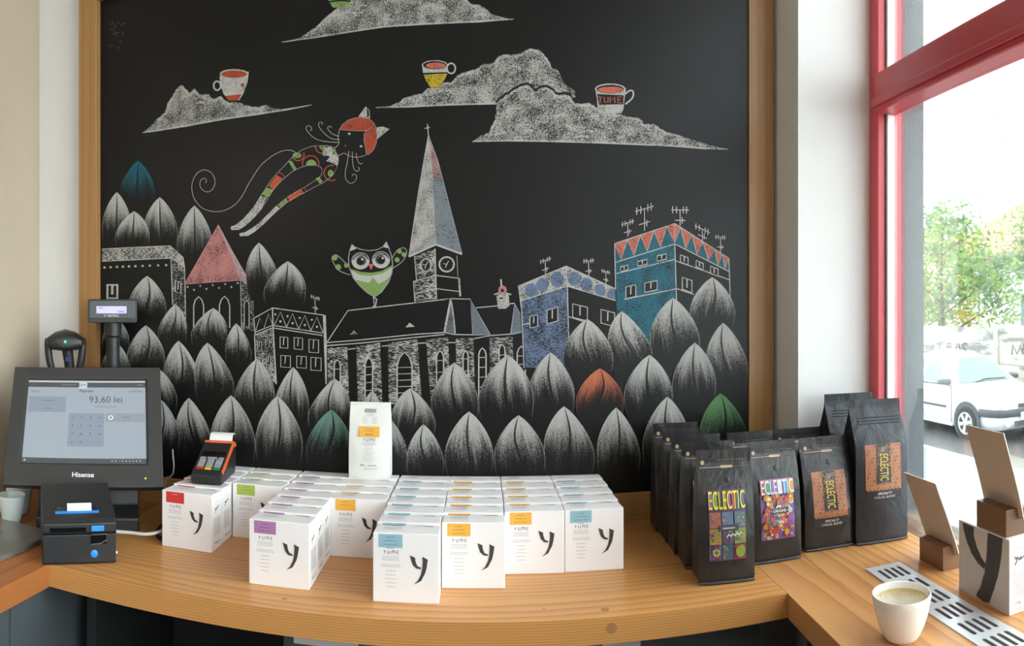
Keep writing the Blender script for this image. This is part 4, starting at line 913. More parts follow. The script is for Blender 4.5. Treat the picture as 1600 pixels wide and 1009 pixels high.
place(bagD, [(0.806, 1.298, -0.14, 'tall slate-black coffee bag with honeycomb label beside the window'), (0.810, 1.418, -0.12, 'tall slate-black coffee bag behind the tall honeycomb-label bag')], 'tall slate-black coffee bags by the window')

# small white bag on top of the orange-labelled boxes
wb_ = tag(empty('coffee_bag', (-0.252, 1.563, CT + BH - 0.0029)), 'white paper coffee bag with orange label standing on the boxes', 'bag')
ww, hh, dd = 0.092, 0.170, 0.046
mb, sf = bag_body(ww, hh, dd, [(0, 0.92), (0.05, 1.0), (0.4, 0.95), (0.75, 0.5), (0.93, 0.06), (1.0, 0.02)])
mb.build('pouch', 'bag_white', wb_, smooth=50)
d = Draw(dz=0.00002, z0=0.0009)
for k in range(30): d.rect(-0.013 + k*0.0009, hh*0.865, -0.013 + k*0.0009 + 0.00045, hh*0.915, (0.2, 0.2, 0.2))
text_lines(d, 0, hh*0.845, 2, 0.0032, 0.014, 0.02); text_lines(d, -0.011, hh*0.80, 4, 0.0036, 0.008, 0.012); text_lines(d, 0.011, hh*0.80, 4, 0.0036, 0.008, 0.012)
d.rect(-0.0235, hh*0.56, 0.0225, hh*0.695, (0.86, 0.44, 0.05)); text_lines(d, 0, hh*0.66, 2, 0.0045, 0.014, 0.026, (0.3, 0.14, 0.02), 0.001); text_lines(d, 0, hh*0.588, 1, 0.0045, 0.014, 0.018, (0.2, 0.09, 0.01), 0.0016)
yume(d, 0, hh*0.51, 0.0055); text_lines(d, 0, hh*0.485, 3, 0.0026, 0.02, 0.034); text_lines(d, 0, hh*0.42, 7, 0.0048, 0.010, 0.032); text_lines(d, -0.014, hh*0.195, 1, 0.003, 0.008, 0.010, INK, 0.002); text_lines(d, 0.008, hh*0.195, 1, 0.003, 0.018, 0.022, INK, 0.0014); text_lines(d, 0.004, hh*0.165, 2, 0.003, 0.026, 0.034)
d.build('label', 'print', wb_, surf=sf)

# ------------------------------------------------------------------ till: touch monitor, pole display, scanner, printer, card terminal
mon = tag(empty('touch_monitor', (-0.83, 1.297, CT), 0.504), 'black till touch monitor showing a payment page', 'monitor')
MB().prism([(0.02, 0), (0.20, 0), (0.20, 0.02), (0.16, 0.05), (0.13, 0.20), (0.085, 0.20), (0.06, 0.05), (0.02, 0.03)], -0.105, 0.125, axis='X').build('stand', 'black_plastic', mon, bevel=0.004)
MW, MH, MT = 0.355, 0.3008, 0.61
hd = MB()
ix0, ix1, iz0, iz1 = -MW/2 + 0.033, MW/2 - 0.032, 0.052, MH - 0.030
# bezel: front ring round the recessed screen, tapered back shell
o4 = [(-MW/2, 0), (MW/2, 0), (MW/2, MH), (-MW/2, MH)]; i4 = [(ix0, iz0), (ix1, iz0), (ix1, iz1), (ix0, iz1)]
vs = [(a, 0.0, b) for a, b in o4] + [(a, 0.0, b) for a, b in i4] + [(a + (0.004 if a < 0 else -0.004), 0.006, b + (0.004 if b < 0.1 else -0.004)) for a, b in i4] + [(a, 0.022, b) for a, b in o4] + [(a*0.75, 0.045, MH*0.15 + b*0.7) for a, b in o4]
fs = []
for i in range(4):
    j = (i + 1) % 4; fs += [(i, j, 4 + j, 4 + i), (4 + i, 4 + j, 8 + j, 8 + i), (j, i, 12 + i, 12 + j), (12 + j, 12 + i, 16 + i, 16 + j)]
fs += [(8, 9, 10, 11), (19, 18, 17, 16)]
hd.add(vs, fs)
head = hd.build('bezel', 'grey_plastic', mon, bevel=0.002, loc=(0, 0, 0.1045)); head.rotation_euler[0] = -MT
sx, sz = ix1 - ix0 - 0.009, iz1 - iz0 - 0.009
d = Draw(dz=0.00002, z0=0.0004); SC = (0.27, 0.30, 0.34); SD = (0.20, 0.23, 0.285); DK = (0.055, 0.06, 0.065); TX = (0.05, 0.055, 0.065)
U = lambda u: -sx/2 + u*sx
V = lambda v: sz*(1 - v)
def scr(u0, v0, u1, v1, c): d.rect(U(u0), V(v1), U(u1), V(v0), c)
def stx(t, u, v, s, c=TX, b=0.0): d.text(t, U(u), V(v), s, c, b)
scr(0, 0, 1, 1, SC); scr(0, 0, 1, 0.022, (0.42, 0.43, 0.43)); scr(0, 0.022, 1, 0.085, DK); scr(0.435, 0.022, 0.505, 0.10, (0.42, 0.46, 0.50)); d.ring(U(0.45), V(0.055), 0.003, 0.003, 0.001, TX); scr(0.465, 0.045, 0.495, 0.063, (0.25, 0.27, 0.3))
scr(0.01, 0.012, 0.09, 0.016, (0.3, 0.3, 0.3)); scr(0.28, 0.05, 0.41, 0.056, (0.2, 0.2, 0.2)); scr(0.93, 0.05, 0.98, 0.056, (0.25, 0.25, 0.25))
scr(0.02, 0.12, 0.11, 0.165, (0.24, 0.27, 0.31)); scr(0.035, 0.138, 0.095, 0.147, (0.16, 0.18, 0.2)); stx('Payment', 0.50, 0.145, 0.0095, TX, 0.012); scr(0.85, 0.115, 0.985, 0.155, (0.24, 0.27, 0.31)); scr(0.87, 0.13, 0.97, 0.139, (0.16, 0.18, 0.2))
scr(0.015, 0.205, 0.33, 0.40, SD); scr(0.125, 0.25, 0.235, 0.259, (0.12, 0.13, 0.16)); scr(0.135, 0.35, 0.21, 0.359, (0.14, 0.15, 0.18))
stx('93,60 lei', 0.665, 0.275, 0.0235, (0.07, 0.075, 0.08)); scr(0.575, 0.325, 0.755, 0.332, (0.16, 0.17, 0.19))
scr(0.36, 0.41, 0.655, 0.81, SD)
for r_, row in enumerate((('1', '2', '3', '+10'), ('4', '5', '6', '+20'), ('7', '8', '9', '+50'), ('C', '0', '', '\u2190'))):
    for c_, t in enumerate(row):
        if t: stx(t, 0.395 + c_*0.074, 0.473 + r_*0.10, 0.0085 if c_ < 3 else 0.006, TX)
scr(0.668, 0.41, 0.99, 0.515, (0.225, 0.245, 0.275)); d.ell(U(0.71), V(0.462), 0.0062, 0.0062, (0.52, 0.55, 0.58)); d.ell(U(0.71), V(0.462), 0.002, 0.0026, TX); scr(0.80, 0.455, 0.865, 0.463, (0.14, 0.15, 0.17))
scr(0, 0.945, 1, 1, DK); scr(0.015, 0.965, 0.03, 0.985, (0.4, 0.42, 0.44))
for k in range(9): scr(0.72 + k*0.028, 0.965, 0.732 + k*0.028, 0.98, ((0.4, 0.1, 0.05) if k == 2 else (0.3, 0.3, 0.3)))
sp_ = d.build('screen', 'screen_print', head, loc=((ix0 + ix1)/2, 0.0060, iz0 + 0.0045)); sp_['label'] = 'lit payment page reading 93,60 lei'
d = Draw(dz=0.00002, z0=0.0004); d.text('Hisense', 0, 0.0225, 0.0155, (0.75, 0.75, 0.75), 0.02, 1.0); d.build('maker_name', 'print', head)
mat('led_green', (0.2, 0.6, 0.02), 0.3, emit=(0.45, 0.8, 0.05), estr=1.5); MB().lathe([(0.0018, 0), (0.0018, 0.001), (0.001, 0.0015)], 10).build('power_light', 'led_green', head, loc=(0.138, 0, 0.020)).rotation_euler[0] = pi/2
# pole display
pd = tag(empty('pole_display', (-0.90, 1.55, CT), 0.50), 'small black customer display on a pole behind the till monitor', 'display')
MB().lathe([(0.042, 0), (0.042, 0.008), (0.03, 0.014), (0.0175, 0.02), (0.0175, 0.42), (0.022, 0.425), (0.022, 0.465)], 24).build('pole', 'black_plastic', pd, smooth=True)
hp = MB().prism([(-0.0615, 0.462), (-0.058, 0.458), (0.058, 0.458), (0.0615, 0.462), (0.0615, 0.514), (0.059, 0.517), (-0.059, 0.517), (-0.0615, 0.514)], -0.034, 0.0, axis='Y').build('housing', 'black_plastic', pd, bevel=0.0025)
mat('lcd_lilac', (0.45, 0.42, 0.75), 0.3, emit=(0.55, 0.50, 1.0), estr=0.30)
MB().box(-0.057, 0.057, -0.0352, -0.034, 0.470, 0.513).build('face', 'gloss_black', hp, bevel=0.0004)
MB().box(-0.040, 0.035, -0.0362, -0.0352, 0.4815, 0.4995).build('lcd', 'lcd_lilac', hp)
d = Draw(dz=0.00002, z0=0.0366); 
for k in range(3): d.rect(-0.034 + k*0.003, 0.494, -0.0315 + k*0.003, 0.4965, (0.18, 0.15, 0.6))
for k in range(5): d.rect(0.014 + k*0.003, 0.484, 0.0165 + k*0.003, 0.488, (0.25, 0.2, 0.65))
d.build('lcd_digits', 'print', hp)['kind'] = 'stuff'
d = Draw(dz=0.00002, z0=0.0354); d.text('DATECS', 0.002, 0.4735, 0.0072, (0.55, 0.55, 0.55), 0.02, 1.05); 
for k in range(3): d.rect(-0.021, 0.4737 + k*0.0018, -0.0165, 0.4747 + k*0.0018, (0.4, 0.4, 0.4))
d.build('maker_name', 'print', hp)
# barcode scanner on its stand
sc = tag(empty('barcode_scanner', (-1.022, 1.515, CT), 0.56), 'black barcode scanner with a green light in its forked stand', 'scanner')
MB().lathe([(0.06, 0), (0.06, 0.01), (0.02, 0.02), (0.013, 0.03), (0.013, 0.29), (0.03, 0.31)], 24).build('stand', 'black_plastic', sc, smooth=True)
for s in (-1, 1):
    MB().tube(spline([(s*0.012, 0.0, 0.305), (s*0.030, -0.004, 0.325), (s*0.041, -0.006, 0.36), (s*0.045, -0.006, 0.40), (s*0.043, -0.006, 0.415)], 4), [0.013]*5 + [0.0095]*12, 10).build('fork_arm', 'black_plastic', sc, smooth=True)
hdm = MB(); R = []
for y_, w_, z0_, z1_ in ((-0.040, 0.036, 0.394, 0.416), (-0.036, 0.044, 0.388, 0.426), (-0.02, 0.049, 0.384, 0.436), (0.01, 0.047, 0.382, 0.440), (0.035, 0.033, 0.386, 0.426)):
    R.append([(w_*a, y_, (z0_ + z1_)/2 + (z1_ - z0_)/2*b) for a, b in ((-1, -0.3), (-0.7, -0.85), (0, -1), (0.7, -0.85), (1, -0.3), (1, 0.25), (0.55, 0.75), (0, 1), (-0.55, 0.75), (-1, 0.25))])
hb = hdm.rings(R).build('head', 'black_plastic', sc, smooth=True, bevel=0.001)
MB().tube([(0.004, 0.0, 0.395), (0.010, 0.004, 0.35), (0.012, 0.006, 0.31)], [0.015, 0.013, 0.014], 12).build('handle', 'black_plastic', sc, smooth=True)
mat('led_scan', (0, 0.5, 0.1), 0.3, emit=(0.03, 1.0, 0.25), estr=3.0); MB().lathe([(0.003, 0), (0.003, 0.0015), (0.0015, 0.003)], 12).build('status_light', 'led_scan', hb, loc=(0.001, -0.0395, 0.4095)).rotation_euler[0] = pi/2
mat('navy_plastic', (0.012, 0.018, 0.07), 0.5); MB().box(-0.001, 0.013, -0.0125, -0.008, 0.356, 0.370).build('trigger', 'navy_plastic', sc, bevel=0.002)

# receipt printer
rp = tag(empty('receipt_printer', (-0.737, 1.142, CT), 0.66), 'black receipt printer with blue buttons in front of the till monitor', 'printer')
MB().prism([(0.004, 0), (0.0, 0.005), (0.0, 0.058), (0.002, 0.060), (-0.003, 0.064), (-0.003, 0.080), (0.006, 0.0885), (0.135, 0.1245), (0.150, 0.110), (0.150, 0.0)], -0.071, 0.071, axis='X').build('body', 'black_plastic', rp, bevel=0.004, seg=3)
MB().box(-0.058, 0.012, -0.0036, -0.001, 0.0655, 0.0735).build('paper_exit', 'gloss_black', rp)
sl = atan2(0.036, 0.129)
def on_top(mb, name, m, x, y, dz=0.0):
    o = mb.build(name, m, rp, loc=(x, y, 0.0885 + (y - 0.006)*0.036/0.129 + dz)); o.rotation_euler[0] = sl; return o
on_top(MB().box(-0.042, 0.036, -0.006, 0.010, -0.001, 0.0006), 'slot', 'gloss_black', 0, 0.036)
on_top(MB().box(-0.046, 0.040, -0.0035, 0.0035, -0.001, 0.0016), 'tear_bar', 'blue_plastic', 0, 0.026)
pp = on_top(MB().add([(-0.022, -0.003, 0.001), (0.026, -0.003, 0.001), (0.026, 0.008, 0.012), (-0.022, 0.008, 0.012), (-0.022, -0.0025, 0.0005), (0.026, -0.0025, 0.0005), (0.026, 0.0085, 0.0115), (-0.022, 0.0085, 0.0115)], [(0,1,2,3), (7,6,5,4), (0,4,5,1), (1,5,6,2), (2,6,7,3), (3,7,4,0)]), 'paper', 'paper', 0, 0.032)
MB().box(0.022, 0.047, -0.0062, -0.002, 0.0655, 0.0765).build('feed_button', 'blue_plastic', rp, bevel=0.0015)
MB().lathe([(0.0072, 0), (0.0072, 0.0025), (0.006, 0.0034)], 24).build('power_button', 'blue_plastic', rp, smooth=True, loc=(0.028, 0.0005, 0.0215)).rotation_euler[0] = pi/2
MB().box(0.022, 0.052, -0.0022, 0.0005, 0.040, 0.060).build('badge', 'gloss_black', rp, bevel=0.0008)
mat('trim_silver', (0.55, 0.5, 0.46), 0.3, 0.8); MB().tube([(0.022, -0.0024, 0.040), (0.040, -0.0024, 0.041), (0.053, -0.0024, 0.048)], 0.0006, 6).build('badge_trim', 'trim_silver', rp); MB().tube([(0.022, -0.0024, 0.0585), (0.053, -0.0024, 0.0585)], 0.0006, 6).build('badge_trim', 'trim_silver', rp)
MB().lathe([(0.003, 0), (0.003, 0.003), (0.0015, 0.004)], 12).build('catch', 'porcelain', rp, smooth=True, loc=(0.0715, 0.012, 0.018)).rotation_euler[1] = pi/2
MB().box(-0.071, 0.071, -0.0007, 0.0012, 0.0585, 0.0600).build('lid_seam', 'gloss_black', rp)

# card terminal lying on the red-labelled boxes
ct = tag(empty('card_terminal', (-0.579, 1.392, CT + BH), 0.12), 'black and orange card terminal with paper slip on the red-labelled boxes', 'terminal'); ct.location.z -= 0.0005
ct.rotation_euler[0] = 0
MB().prism([(0.0, 0.002), (0.13, 0.0), (0.142, 0.02), (0.135, 0.068), (0.112, 0.073), (0.080, 0.058), (0.010, 0.028), (0.0, 0.020)], -0.034, 0.034, axis='X').build('body', 'black_plastic', ct, bevel=0.004, seg=3)
MB().prism([(0.012, 0.021), (0.080, 0.050), (0.112, 0.062), (0.134, 0.058), (0.134, 0.066), (0.112, 0.0740), (0.080, 0.0588), (0.012, 0.0288)], 0.0315, 0.0362, axis='X').build('side_trim', 'orange_plastic', ct, bevel=0.0015)
MB().prism([(0.107, 0.060), (0.133, 0.062), (0.1345, 0.0690), (0.112, 0.0752), (0.107, 0.0730)], -0.033, 0.0345, axis='X').build('paper_door', 'orange_plastic', ct, bevel=0.002)
ks = atan2(0.030, 0.070)
def key(x, q, w, l, m, nm='key'):
    o = MB().box(-w/2, w/2, -l/2, l/2, -0.001, 0.0022).build(nm, m, ct, bevel=0.0008); y = 0.010 + q*cos(ks); o.location = (x, y, 0.028 + q*sin(ks)); o.rotation_euler[0] = ks; return o
for i, m in enumerate(('key_red', 'key_yellow', 'key_green')): key((i - 1)*0.019, 0.008, 0.0155, 0.0058, m)
for r_ in range(4):
    for c_ in range(3): key((c_ - 1)*0.019, 0.0165 + r_*0.0075, 0.0150, 0.0052, 'key_grey')
for c_, w_ in ((-0.021, 0.012), (0, 0.022), (0.021, 0.012)): key(c_, 0.0470, w_, 0.0050, 'key_grey', 'function_key')
key(0, 0.0620, 0.052, 0.0180, 'gloss_black', 'display')
MB().rings([[(-0.024, y_, z_), (0.030, y_, z_), (0.030, y_ + 0.0004, z_ + 0.0004), (-0.024, y_ + 0.0004, z_ + 0.0004)] for y_, z_ in spline([(0.118, 0.0735), (0.121, 0.080), (0.128, 0.0865), (0.142, 0.088), (0.152, 0.083)], 4)]).build('paper_slip', 'paper', ct)

# cables behind the till
tag(MB().tube(spline([(-0.735, 1.272, 0.930), (-0.708, 1.292, 0.926), (-0.672, 1.315, 0.922), (-0.655, 1.37, 0.925), (-0.67, 1.45, 0.93), (-0.705, 1.52, 0.95)], 6), 0.0034, 8).build('cable', 'cable_white', None, smooth=True), 'white cable running from the receipt printer behind the red-labelled boxes', 'cable')
tag(MB().tube(spline([(-0.722, 1.53, 1.055), (-0.712, 1.51, 1.045), (-0.705, 1.50, 1.025), (-0.708, 1.50, 1.005), (-0.722, 1.51, 0.993), (-0.738, 1.525, 0.98), (-0.745, 1.53, 0.903)], 6), 0.0018, 8).build('cable', 'cable_white', None, smooth=True), 'thin white cable looping beside the till monitor', 'cable')
tag(MB().tube(spline([(-0.70, 1.42, 0.906), (-0.685, 1.37, 0.906), (-0.66, 1.345, 0.906), (-0.655, 1.40, 0.906), (-0.68, 1.48, 0.906), (-0.72, 1.55, 0.908)], 6), 0.0042, 8).build('cable', 'cable_black', None, smooth=True), 'black cable lying on the worktop behind the printer', 'cable')
# pale ribbed cups on the left worktop
def ribbed_cup(loc, label, k=1.0):
    prof = [(0.019, 0.0), (0.0205, 0.001), (0.023, 0.010)]
    for i in range(1, 9): z = 0.010 + i*0.0066; prof += [(0.0225 + i*0.00125 + 0.0006, z - 0.0033), (0.0225 + i*0.00125, z)]
    prof += [(0.0335, 0.066), (0.0325, 0.0665), (0.0312, 0.064), (0.0285, 0.04), (0.021, 0.008), (0.0005, 0.006)]
    c = tag(empty('ribbed_cup', loc), label, 'cup')
    MB().lathe([(r*k, z*k) for r, z in prof], 32).build('bowl', 'glaze_pale', c, smooth=True)
ribbed_cup((-1.010, 1.275, CT), 'pale ribbed handleless cup standing on the left worktop', 0.98)
ribbed_cup((-1.047, 1.352, CT), 'pale ribbed cup half hidden behind another on the left worktop', 1.03)

# ------------------------------------------------------------------ window worktop: grille, cup, card holders, display box
ga = -radians(3.4)
gr = tag(empty('vent_grille', (0.727, 1.141, CT), ga), 'long slotted metal vent grille let into the window worktop', 'grille')
GW, GL = 0.075, 0.62
# slotted plate: bars between the slots, all one pressed plate
gm_ = MB(); slots = []
nrow = 8; p0 = 0.018; sl_l, gap = 0.048, 0.017
rows = [(-(p0 + i*(sl_l + gap)), -(p0 + i*(sl_l + gap) + sl_l)) for i in range(nrow + 1)]
xs_s = [-0.0265 + k*0.01335 for k in range(5)]; sw = 0.0042
slx = [(-0.0234, -0.0158), (-0.0096, -0.0020), (0.0042, 0.0118), (0.0180, 0.0256)]
t0, t1 = 0.0002, 0.0022
xe = [-GW/2] + [v for s in slx for v in s] + [GW/2]; ye = [0.0] + [v for r in rows for v in r] + [-GL]
for j in range(len(ye) - 1):
    for i in range(len(xe) - 1):
        if i % 2 == 1 and j % 2 == 1: continue
        gm_.box(xe[i], xe[i+1], ye[j+1], ye[j], t0, t1)
bm = bmesh.new(); me_ = bpy.data.meshes.new('t'); me_.from_pydata(gm_.v, [], gm_.f); bm.from_mesh(me_)
bmesh.ops.remove_doubles(bm, verts=bm.verts, dist=1e-5)
inner = [f for f in bm.faces if any(f is not g and set(f.verts) == set(g.verts) for v in [f.verts[0]] for g in v.link_faces)]
bmesh.ops.delete(bm, geom=inner, context='FACES'); bm.to_mesh(me_); bm.free()
mat('grille_metal', (0.74, 0.77, 0.79), 0.38, 0.35, vary=0.02)
g2 = MB(); g2.v = [tuple(v.co) for v in me_.vertices]; g2.f = [tuple(p.vertices) for p in me_.polygons]; g2.m = [0]*len(g2.f)
g2.build('plate', 'grille_metal', gr)
mat('slot_dark', (0.055, 0.045, 0.045), 0.8)
pl = MB().box(-GW/2 + 0.006, GW/2 - 0.006, -GL + 0.006, -0.006, 0.00005, 0.0006).build('duct_mouth', 'slot_dark', gr)
mat('slot_edge', (0.75, 0.77, 0.79), 0.4, 0.3)
for a, b in rows:                                   # rounded slot ends
    if b < -GL: continue
    for s0, s1 in slx:
        cx, r = (s0 + s1)/2, (s1 - s0)/2
        for yy, sg in ((a, -1), (b, 1)):
            mb = MB()
            for q in (-1, 1):
                P = [(cx + q*r, yy)] + [(cx + q*r*sin(k*pi/8), yy + sg*r*(1 - cos(k*pi/8))) for k in range(5)]
                mb.prism([(x, y) for x, y in P], t0 + 0.0004, t1 - 0.00002)
            mb.build('slot_end', 'grille_metal', gr)

cup = tag(empty('coffee_cup', (0.595, 0.880, CT)), 'used white coffee cup without handle beside the vent grille', 'cup')
prof = [(0.0005, 0.0), (0.0225, 0.0), (0.0255, 0.0015), (0.0290, 0.008), (0.0352, 0.022), (0.0405, 0.040), (0.0441, 0.058), (0.0452, 0.0660), (0.0444, 0.0682), (0.0422, 0.0675), (0.0408, 0.060), (0.0372, 0.040), (0.0318, 0.022), (0.0245, 0.010), (0.0005, 0.008)]
MB().lathe(prof, 48, caps=False).build('bowl', 'porcelain', cup, smooth=True)
m = bpy.data.materials.new('milk_residue'); nt, b, o = _nodes(m)
v = coords(nt); n1 = noise(nt, v, 60, 4); n2 = noise(nt, v, 260, 3)
sp = N(nt, 'ShaderNodeSeparateXYZ'); tcn = N(nt, 'ShaderNodeTexCoord'); nt.links.new(tcn.outputs['Object'], sp.inputs[0])
k = math_n(nt, 'ADD', math_n(nt, 'MULTIPLY_ADD', sp.outputs[2], 26.0, -0.98), math_n(nt, 'MULTIPLY', n1, 0.6)); f1 = smooth(nt, math_n(nt, 'MULTIPLY_ADD', n2, 0.25, k), 0.55, 0.95)
nt.links.new(mixc(nt, f1, (0.84, 0.81, 0.70), (0.62, 0.47, 0.21)), b.inputs['Base Color']); b.inputs['Roughness'].default_value = 0.6; MATS['milk_residue'] = m
MB().lathe([(0.0401, 0.0586), (0.0368, 0.040), (0.0314, 0.022), (0.0242, 0.0104), (0.0004, 0.0084)], 48, caps=False).build('milk_residue', 'milk_residue', cup, smooth=True)

mat('card_brown', (0.52, 0.41, 0.32), 0.8, vary=0.03); mat('card_edge', (0.85, 0.82, 0.78), 0.8)
def card_holder(x, y, z, rz, cw, ch, lb, lc, lean, yo):
    b_ = tag(empty('card_holder', (x, y, z), rz), lb, 'holder')
    # block along local Y, seen from its long left side; slot leaning
    mb = MB(); L0, L1 = -0.040, 0.040; sx0, sx1 = 0.024, 0.0285
    mb.prism([(0, 0), (0.058, 0), (0.058, 0.040), (sx1, 0.045), (sx1 + 0.003, 0.026), (sx0 + 0.003, 0.026), (sx0, 0.045), (0, 0.045)], L0, L1, axis='Y')
    mb.build('block', 'walnut', b_, bevel=0.001)
    c = tag(empty('menu_card', (0, 0, 0)), lc, 'card'); M = Matrix.Translation((x, y, z)) @ Matrix.Rotation(rz, 4, 'Z')
    n = 8; F, B = [], []
    for i in range(n + 1):
        t = i/n; zz = 0.0272 + ch*t*cos(lean); xx = (sx0 + sx1)/2 + 0.0028 - ch*t*sin(lean) - 0.010*sin(pi*t*0.5)*t
        for s in (-1, 1): F.append((xx - 0.0009, yo + s*cw/2, zz)); B.append((xx + 0.0009, yo + s*cw/2, zz))
    mb = MB(); fs = []; vs = F + B; o_ = len(F)
    for i in range(n):
        a = 2*i; fs += [(a, a+1, a+3, a+2), (o_+a+1, o_+a, o_+a+2, o_+a+3), (a, a+2, o_+a+2, o_+a), (a+1, o_+a+1, o_+a+3, a+3)]
    fs += [(0, o_, o_+1, 1), (2*n, 2*n+1, o_+2*n+1, o_+2*n)]
    mb.add(vs, fs); mb.m = [0 if i % 4 < 2 and i < 4*n else 1 for i in range(len(fs))]
    co = mb.build('sheet', ['card_brown', 'card_edge'], c, smooth=30)
    c.matrix_world = M; c.location = M.translation; c.rotation_euler = (0, 0, rz); co.parent = c
card_holder(0.806, 1.092, CT, -radians(2), 0.108, 0.152, 'dark wooden card block standing alone on the window worktop', 'plain brown menu card in the wooden block next to the tall black bag', 0.30, 0.0)
YH = 0.1225
yb = tag(empty('coffee_box', (0.7755, 0.9025, CT), -radians(3.5)), 'white coffee box with a big black brush letter, turned sideways on the window worktop', 'box')
MB().box(0, 0.064, -0.0705, 0.0705, 0, YH).build('carton', 'carton', yb, bevel=0.0013)
d = Draw(dz=0.00002, z0=0.0003)                     # back face, brush letter y
def ragged(P, seed):
    r = random.Random(seed); out = []
    for i in range(len(P)):
        a, b = P[i], P[(i+1) % len(P)]
        for k in range(7): t = k/7; out.append((a[0] + (b[0]-a[0])*t + r.uniform(-1, 1)*0.0005, a[1] + (b[1]-a[1])*t + r.uniform(-1, 1)*0.0005))
    return out
S = lambda u, v: (-0.0705 + u*0.141, YH*(1 - v))
d.rect(*S(0.005, 0.99), *S(0.995, 0.01), (0.56, 0.51, 0.46))
d.poly(ragged([S(0.08,0.02), S(0.32,0.02), S(0.32,0.14), S(0.38,0.28), S(0.47,0.39), S(0.56,0.46), S(0.53,0.54), S(0.40,0.50), S(0.27,0.40), S(0.17,0.26), S(0.11,0.13)], 1), INK)
d.poly(ragged([S(0.60,0.01), S(0.88,0.01), S(0.86,0.25), S(0.80,0.52), S(0.72,0.75), S(0.62,0.97), S(0.52,0.99), S(0.36,0.97), S(0.45,0.82), S(0.53,0.60), S(0.57,0.35)], 2), INK)
d.line([S(0.56,0.42), S(0.50,0.66), S(0.38,0.93)], 0.0007, INK)
bp = d.build('back_print', 'print', yb); bp.rotation_euler[2] = -pi/2
d = Draw(dz=0.00002, z0=0.0003); text_lines(d, 0.030, YH - 0.017, 1, 0.003, 0.040, 0.044)
s = 0.0058
for P in ([(-2.6,1.2),(-2.2,0.4),(-1.6,1.0)], [(-1.6,1.0),(-2.0,-0.4),(-2.5,-1.1)], [(-1.2,0.7),(-1.1,0.0),(-0.6,0.1),(-0.5,0.8)], [(-0.5,0.8),(-0.4,0.0)], [(-0.1,0.0),(0.0,0.8),(0.5,0.2),(0.5,0.9),(1.0,0.2)], [(1.3,0.5),(2.0,0.8),(1.5,1.0),(1.4,0.3),(2.2,0.2)]): d.line([(0.026 + a*s, YH - 0.036 + b*s*1.1) for a, b in P], 0.0019, (0.05, 0.05, 0.08))
text_lines(d, 0.031, YH - 0.053, 14, 0.0031, 0.046, 0.052, (0.28, 0.28, 0.30)); d.text('\u00b7250g', 0.014, 0.018, 0.006, INK, 0.01); text_lines(d, 0.030, 0.010, 2, 0.003, 0.04, 0.05)
d.build('side_print', 'print', yb, loc=(0.0, -0.0705, 0))
card_holder(0.7765, 0.8835, CT + YH, -radians(3.5), 0.104, 0.150, 'dark wooden card block standing on the brush-letter box', 'plain brown menu card in the block on top of the brush-letter box', 0.22, 0.0)

# ------------------------------------------------------------------ the street outside
GZ = -1.0
mat('paving', (0.24, 0.24, 0.23), 0.8, vary=0.18, nscale=1.2); mat('asphalt', (0.075, 0.073, 0.07), 0.42, vary=0.35, nscale=0.9, bumps=0.2, bdist=0.01)
mat('kerb_stone', (0.40, 0.40, 0.39), 0.8, nscale=8, vary=0.1)
struct(MB().box(1.05, 7.0, -14, 60, GZ - 0.2, GZ).build('floor_pavement', 'paving'))
struct(MB().box(7.15, 11.2, -14, 60, GZ - 0.3, GZ - 0.10).build('floor_street', 'asphalt'))
struct(MB().box(11.2, 70, -14, 60, GZ - 0.3, GZ - 0.02).build('floor_verge', 'paving'))
kb = empty('trim_1', (7.0, 0, GZ)); struct(kb, 'stone kerb along the street')
k0 = None
for i in range(30):
    if k0 is None: k0 = MB().box(0, 0.15, 0, 0.99, -0.2, 0.005).build('kerb_stone', 'kerb_stone', kb, bevel=0.01); o = k0
    else: o = k0.copy(); COL.objects.link(o); o.parent = kb
    o.location = (0, -2 + i, 0)

# precast concrete fence with graffiti
m = bpy.data.materials.new('precast'); nt, b, o = _nodes(m)
v = coords(nt, 'Object', (1, 1, 1), rnd=True); n = noise(nt, v, 2.2, 5, 0.6); n2 = noise(nt, coords(nt, 'Object', (1, 0.6, 2.5), rnd=True), 1.6, 3)
nt.links.new(mixc(nt, smooth(nt, n2, 0.50, 0.62), mixc(nt, n, (0.42, 0.40, 0.34), (0.50, 0.475, 0.41)), (0.21, 0.21, 0.20)), b.inputs['Base Color']); b.inputs['Roughness'].default_value = 0.9; MATS['precast'] = m
fe = tag(empty('concrete_fence', (12.0, 13.4, GZ)), 'old precast concrete fence with graffiti across the street', 'fence')
pp_ = pn_ = None
for i in range(-3, 5):
    if pp_ is None: pp_ = MB().box(-0.07, 0.07, -0.075, 0.075, 0, 1.93).build('post', 'precast', fe, bevel=0.01); o = pp_
    else: o = pp_.copy(); COL.objects.link(o); o.parent = fe
    o.location = (0, i*3.4, -0.02)
    if i == 4: break
    for r_ in range(4):
        if pn_ is None: pn_ = MB().box(-0.025, 0.025, 0.08, 3.32, 0.008, 0.452).build('panel', 'precast', fe, bevel=0.012); q = pn_
        else: q = pn_.copy(); COL.objects.link(q); q.parent = fe
        q.location = (0.01, i*3.4, r_*0.46)
d = Draw(dz=0.0002, z0=0.019)
def gx(px): return 13.4 - 12.0 / tan((px - XC) / FPX)
def gz(py, px): return CAM_Z - (py - YC)/FPX*12.0/sin((px - XC)/FPX) - GZ
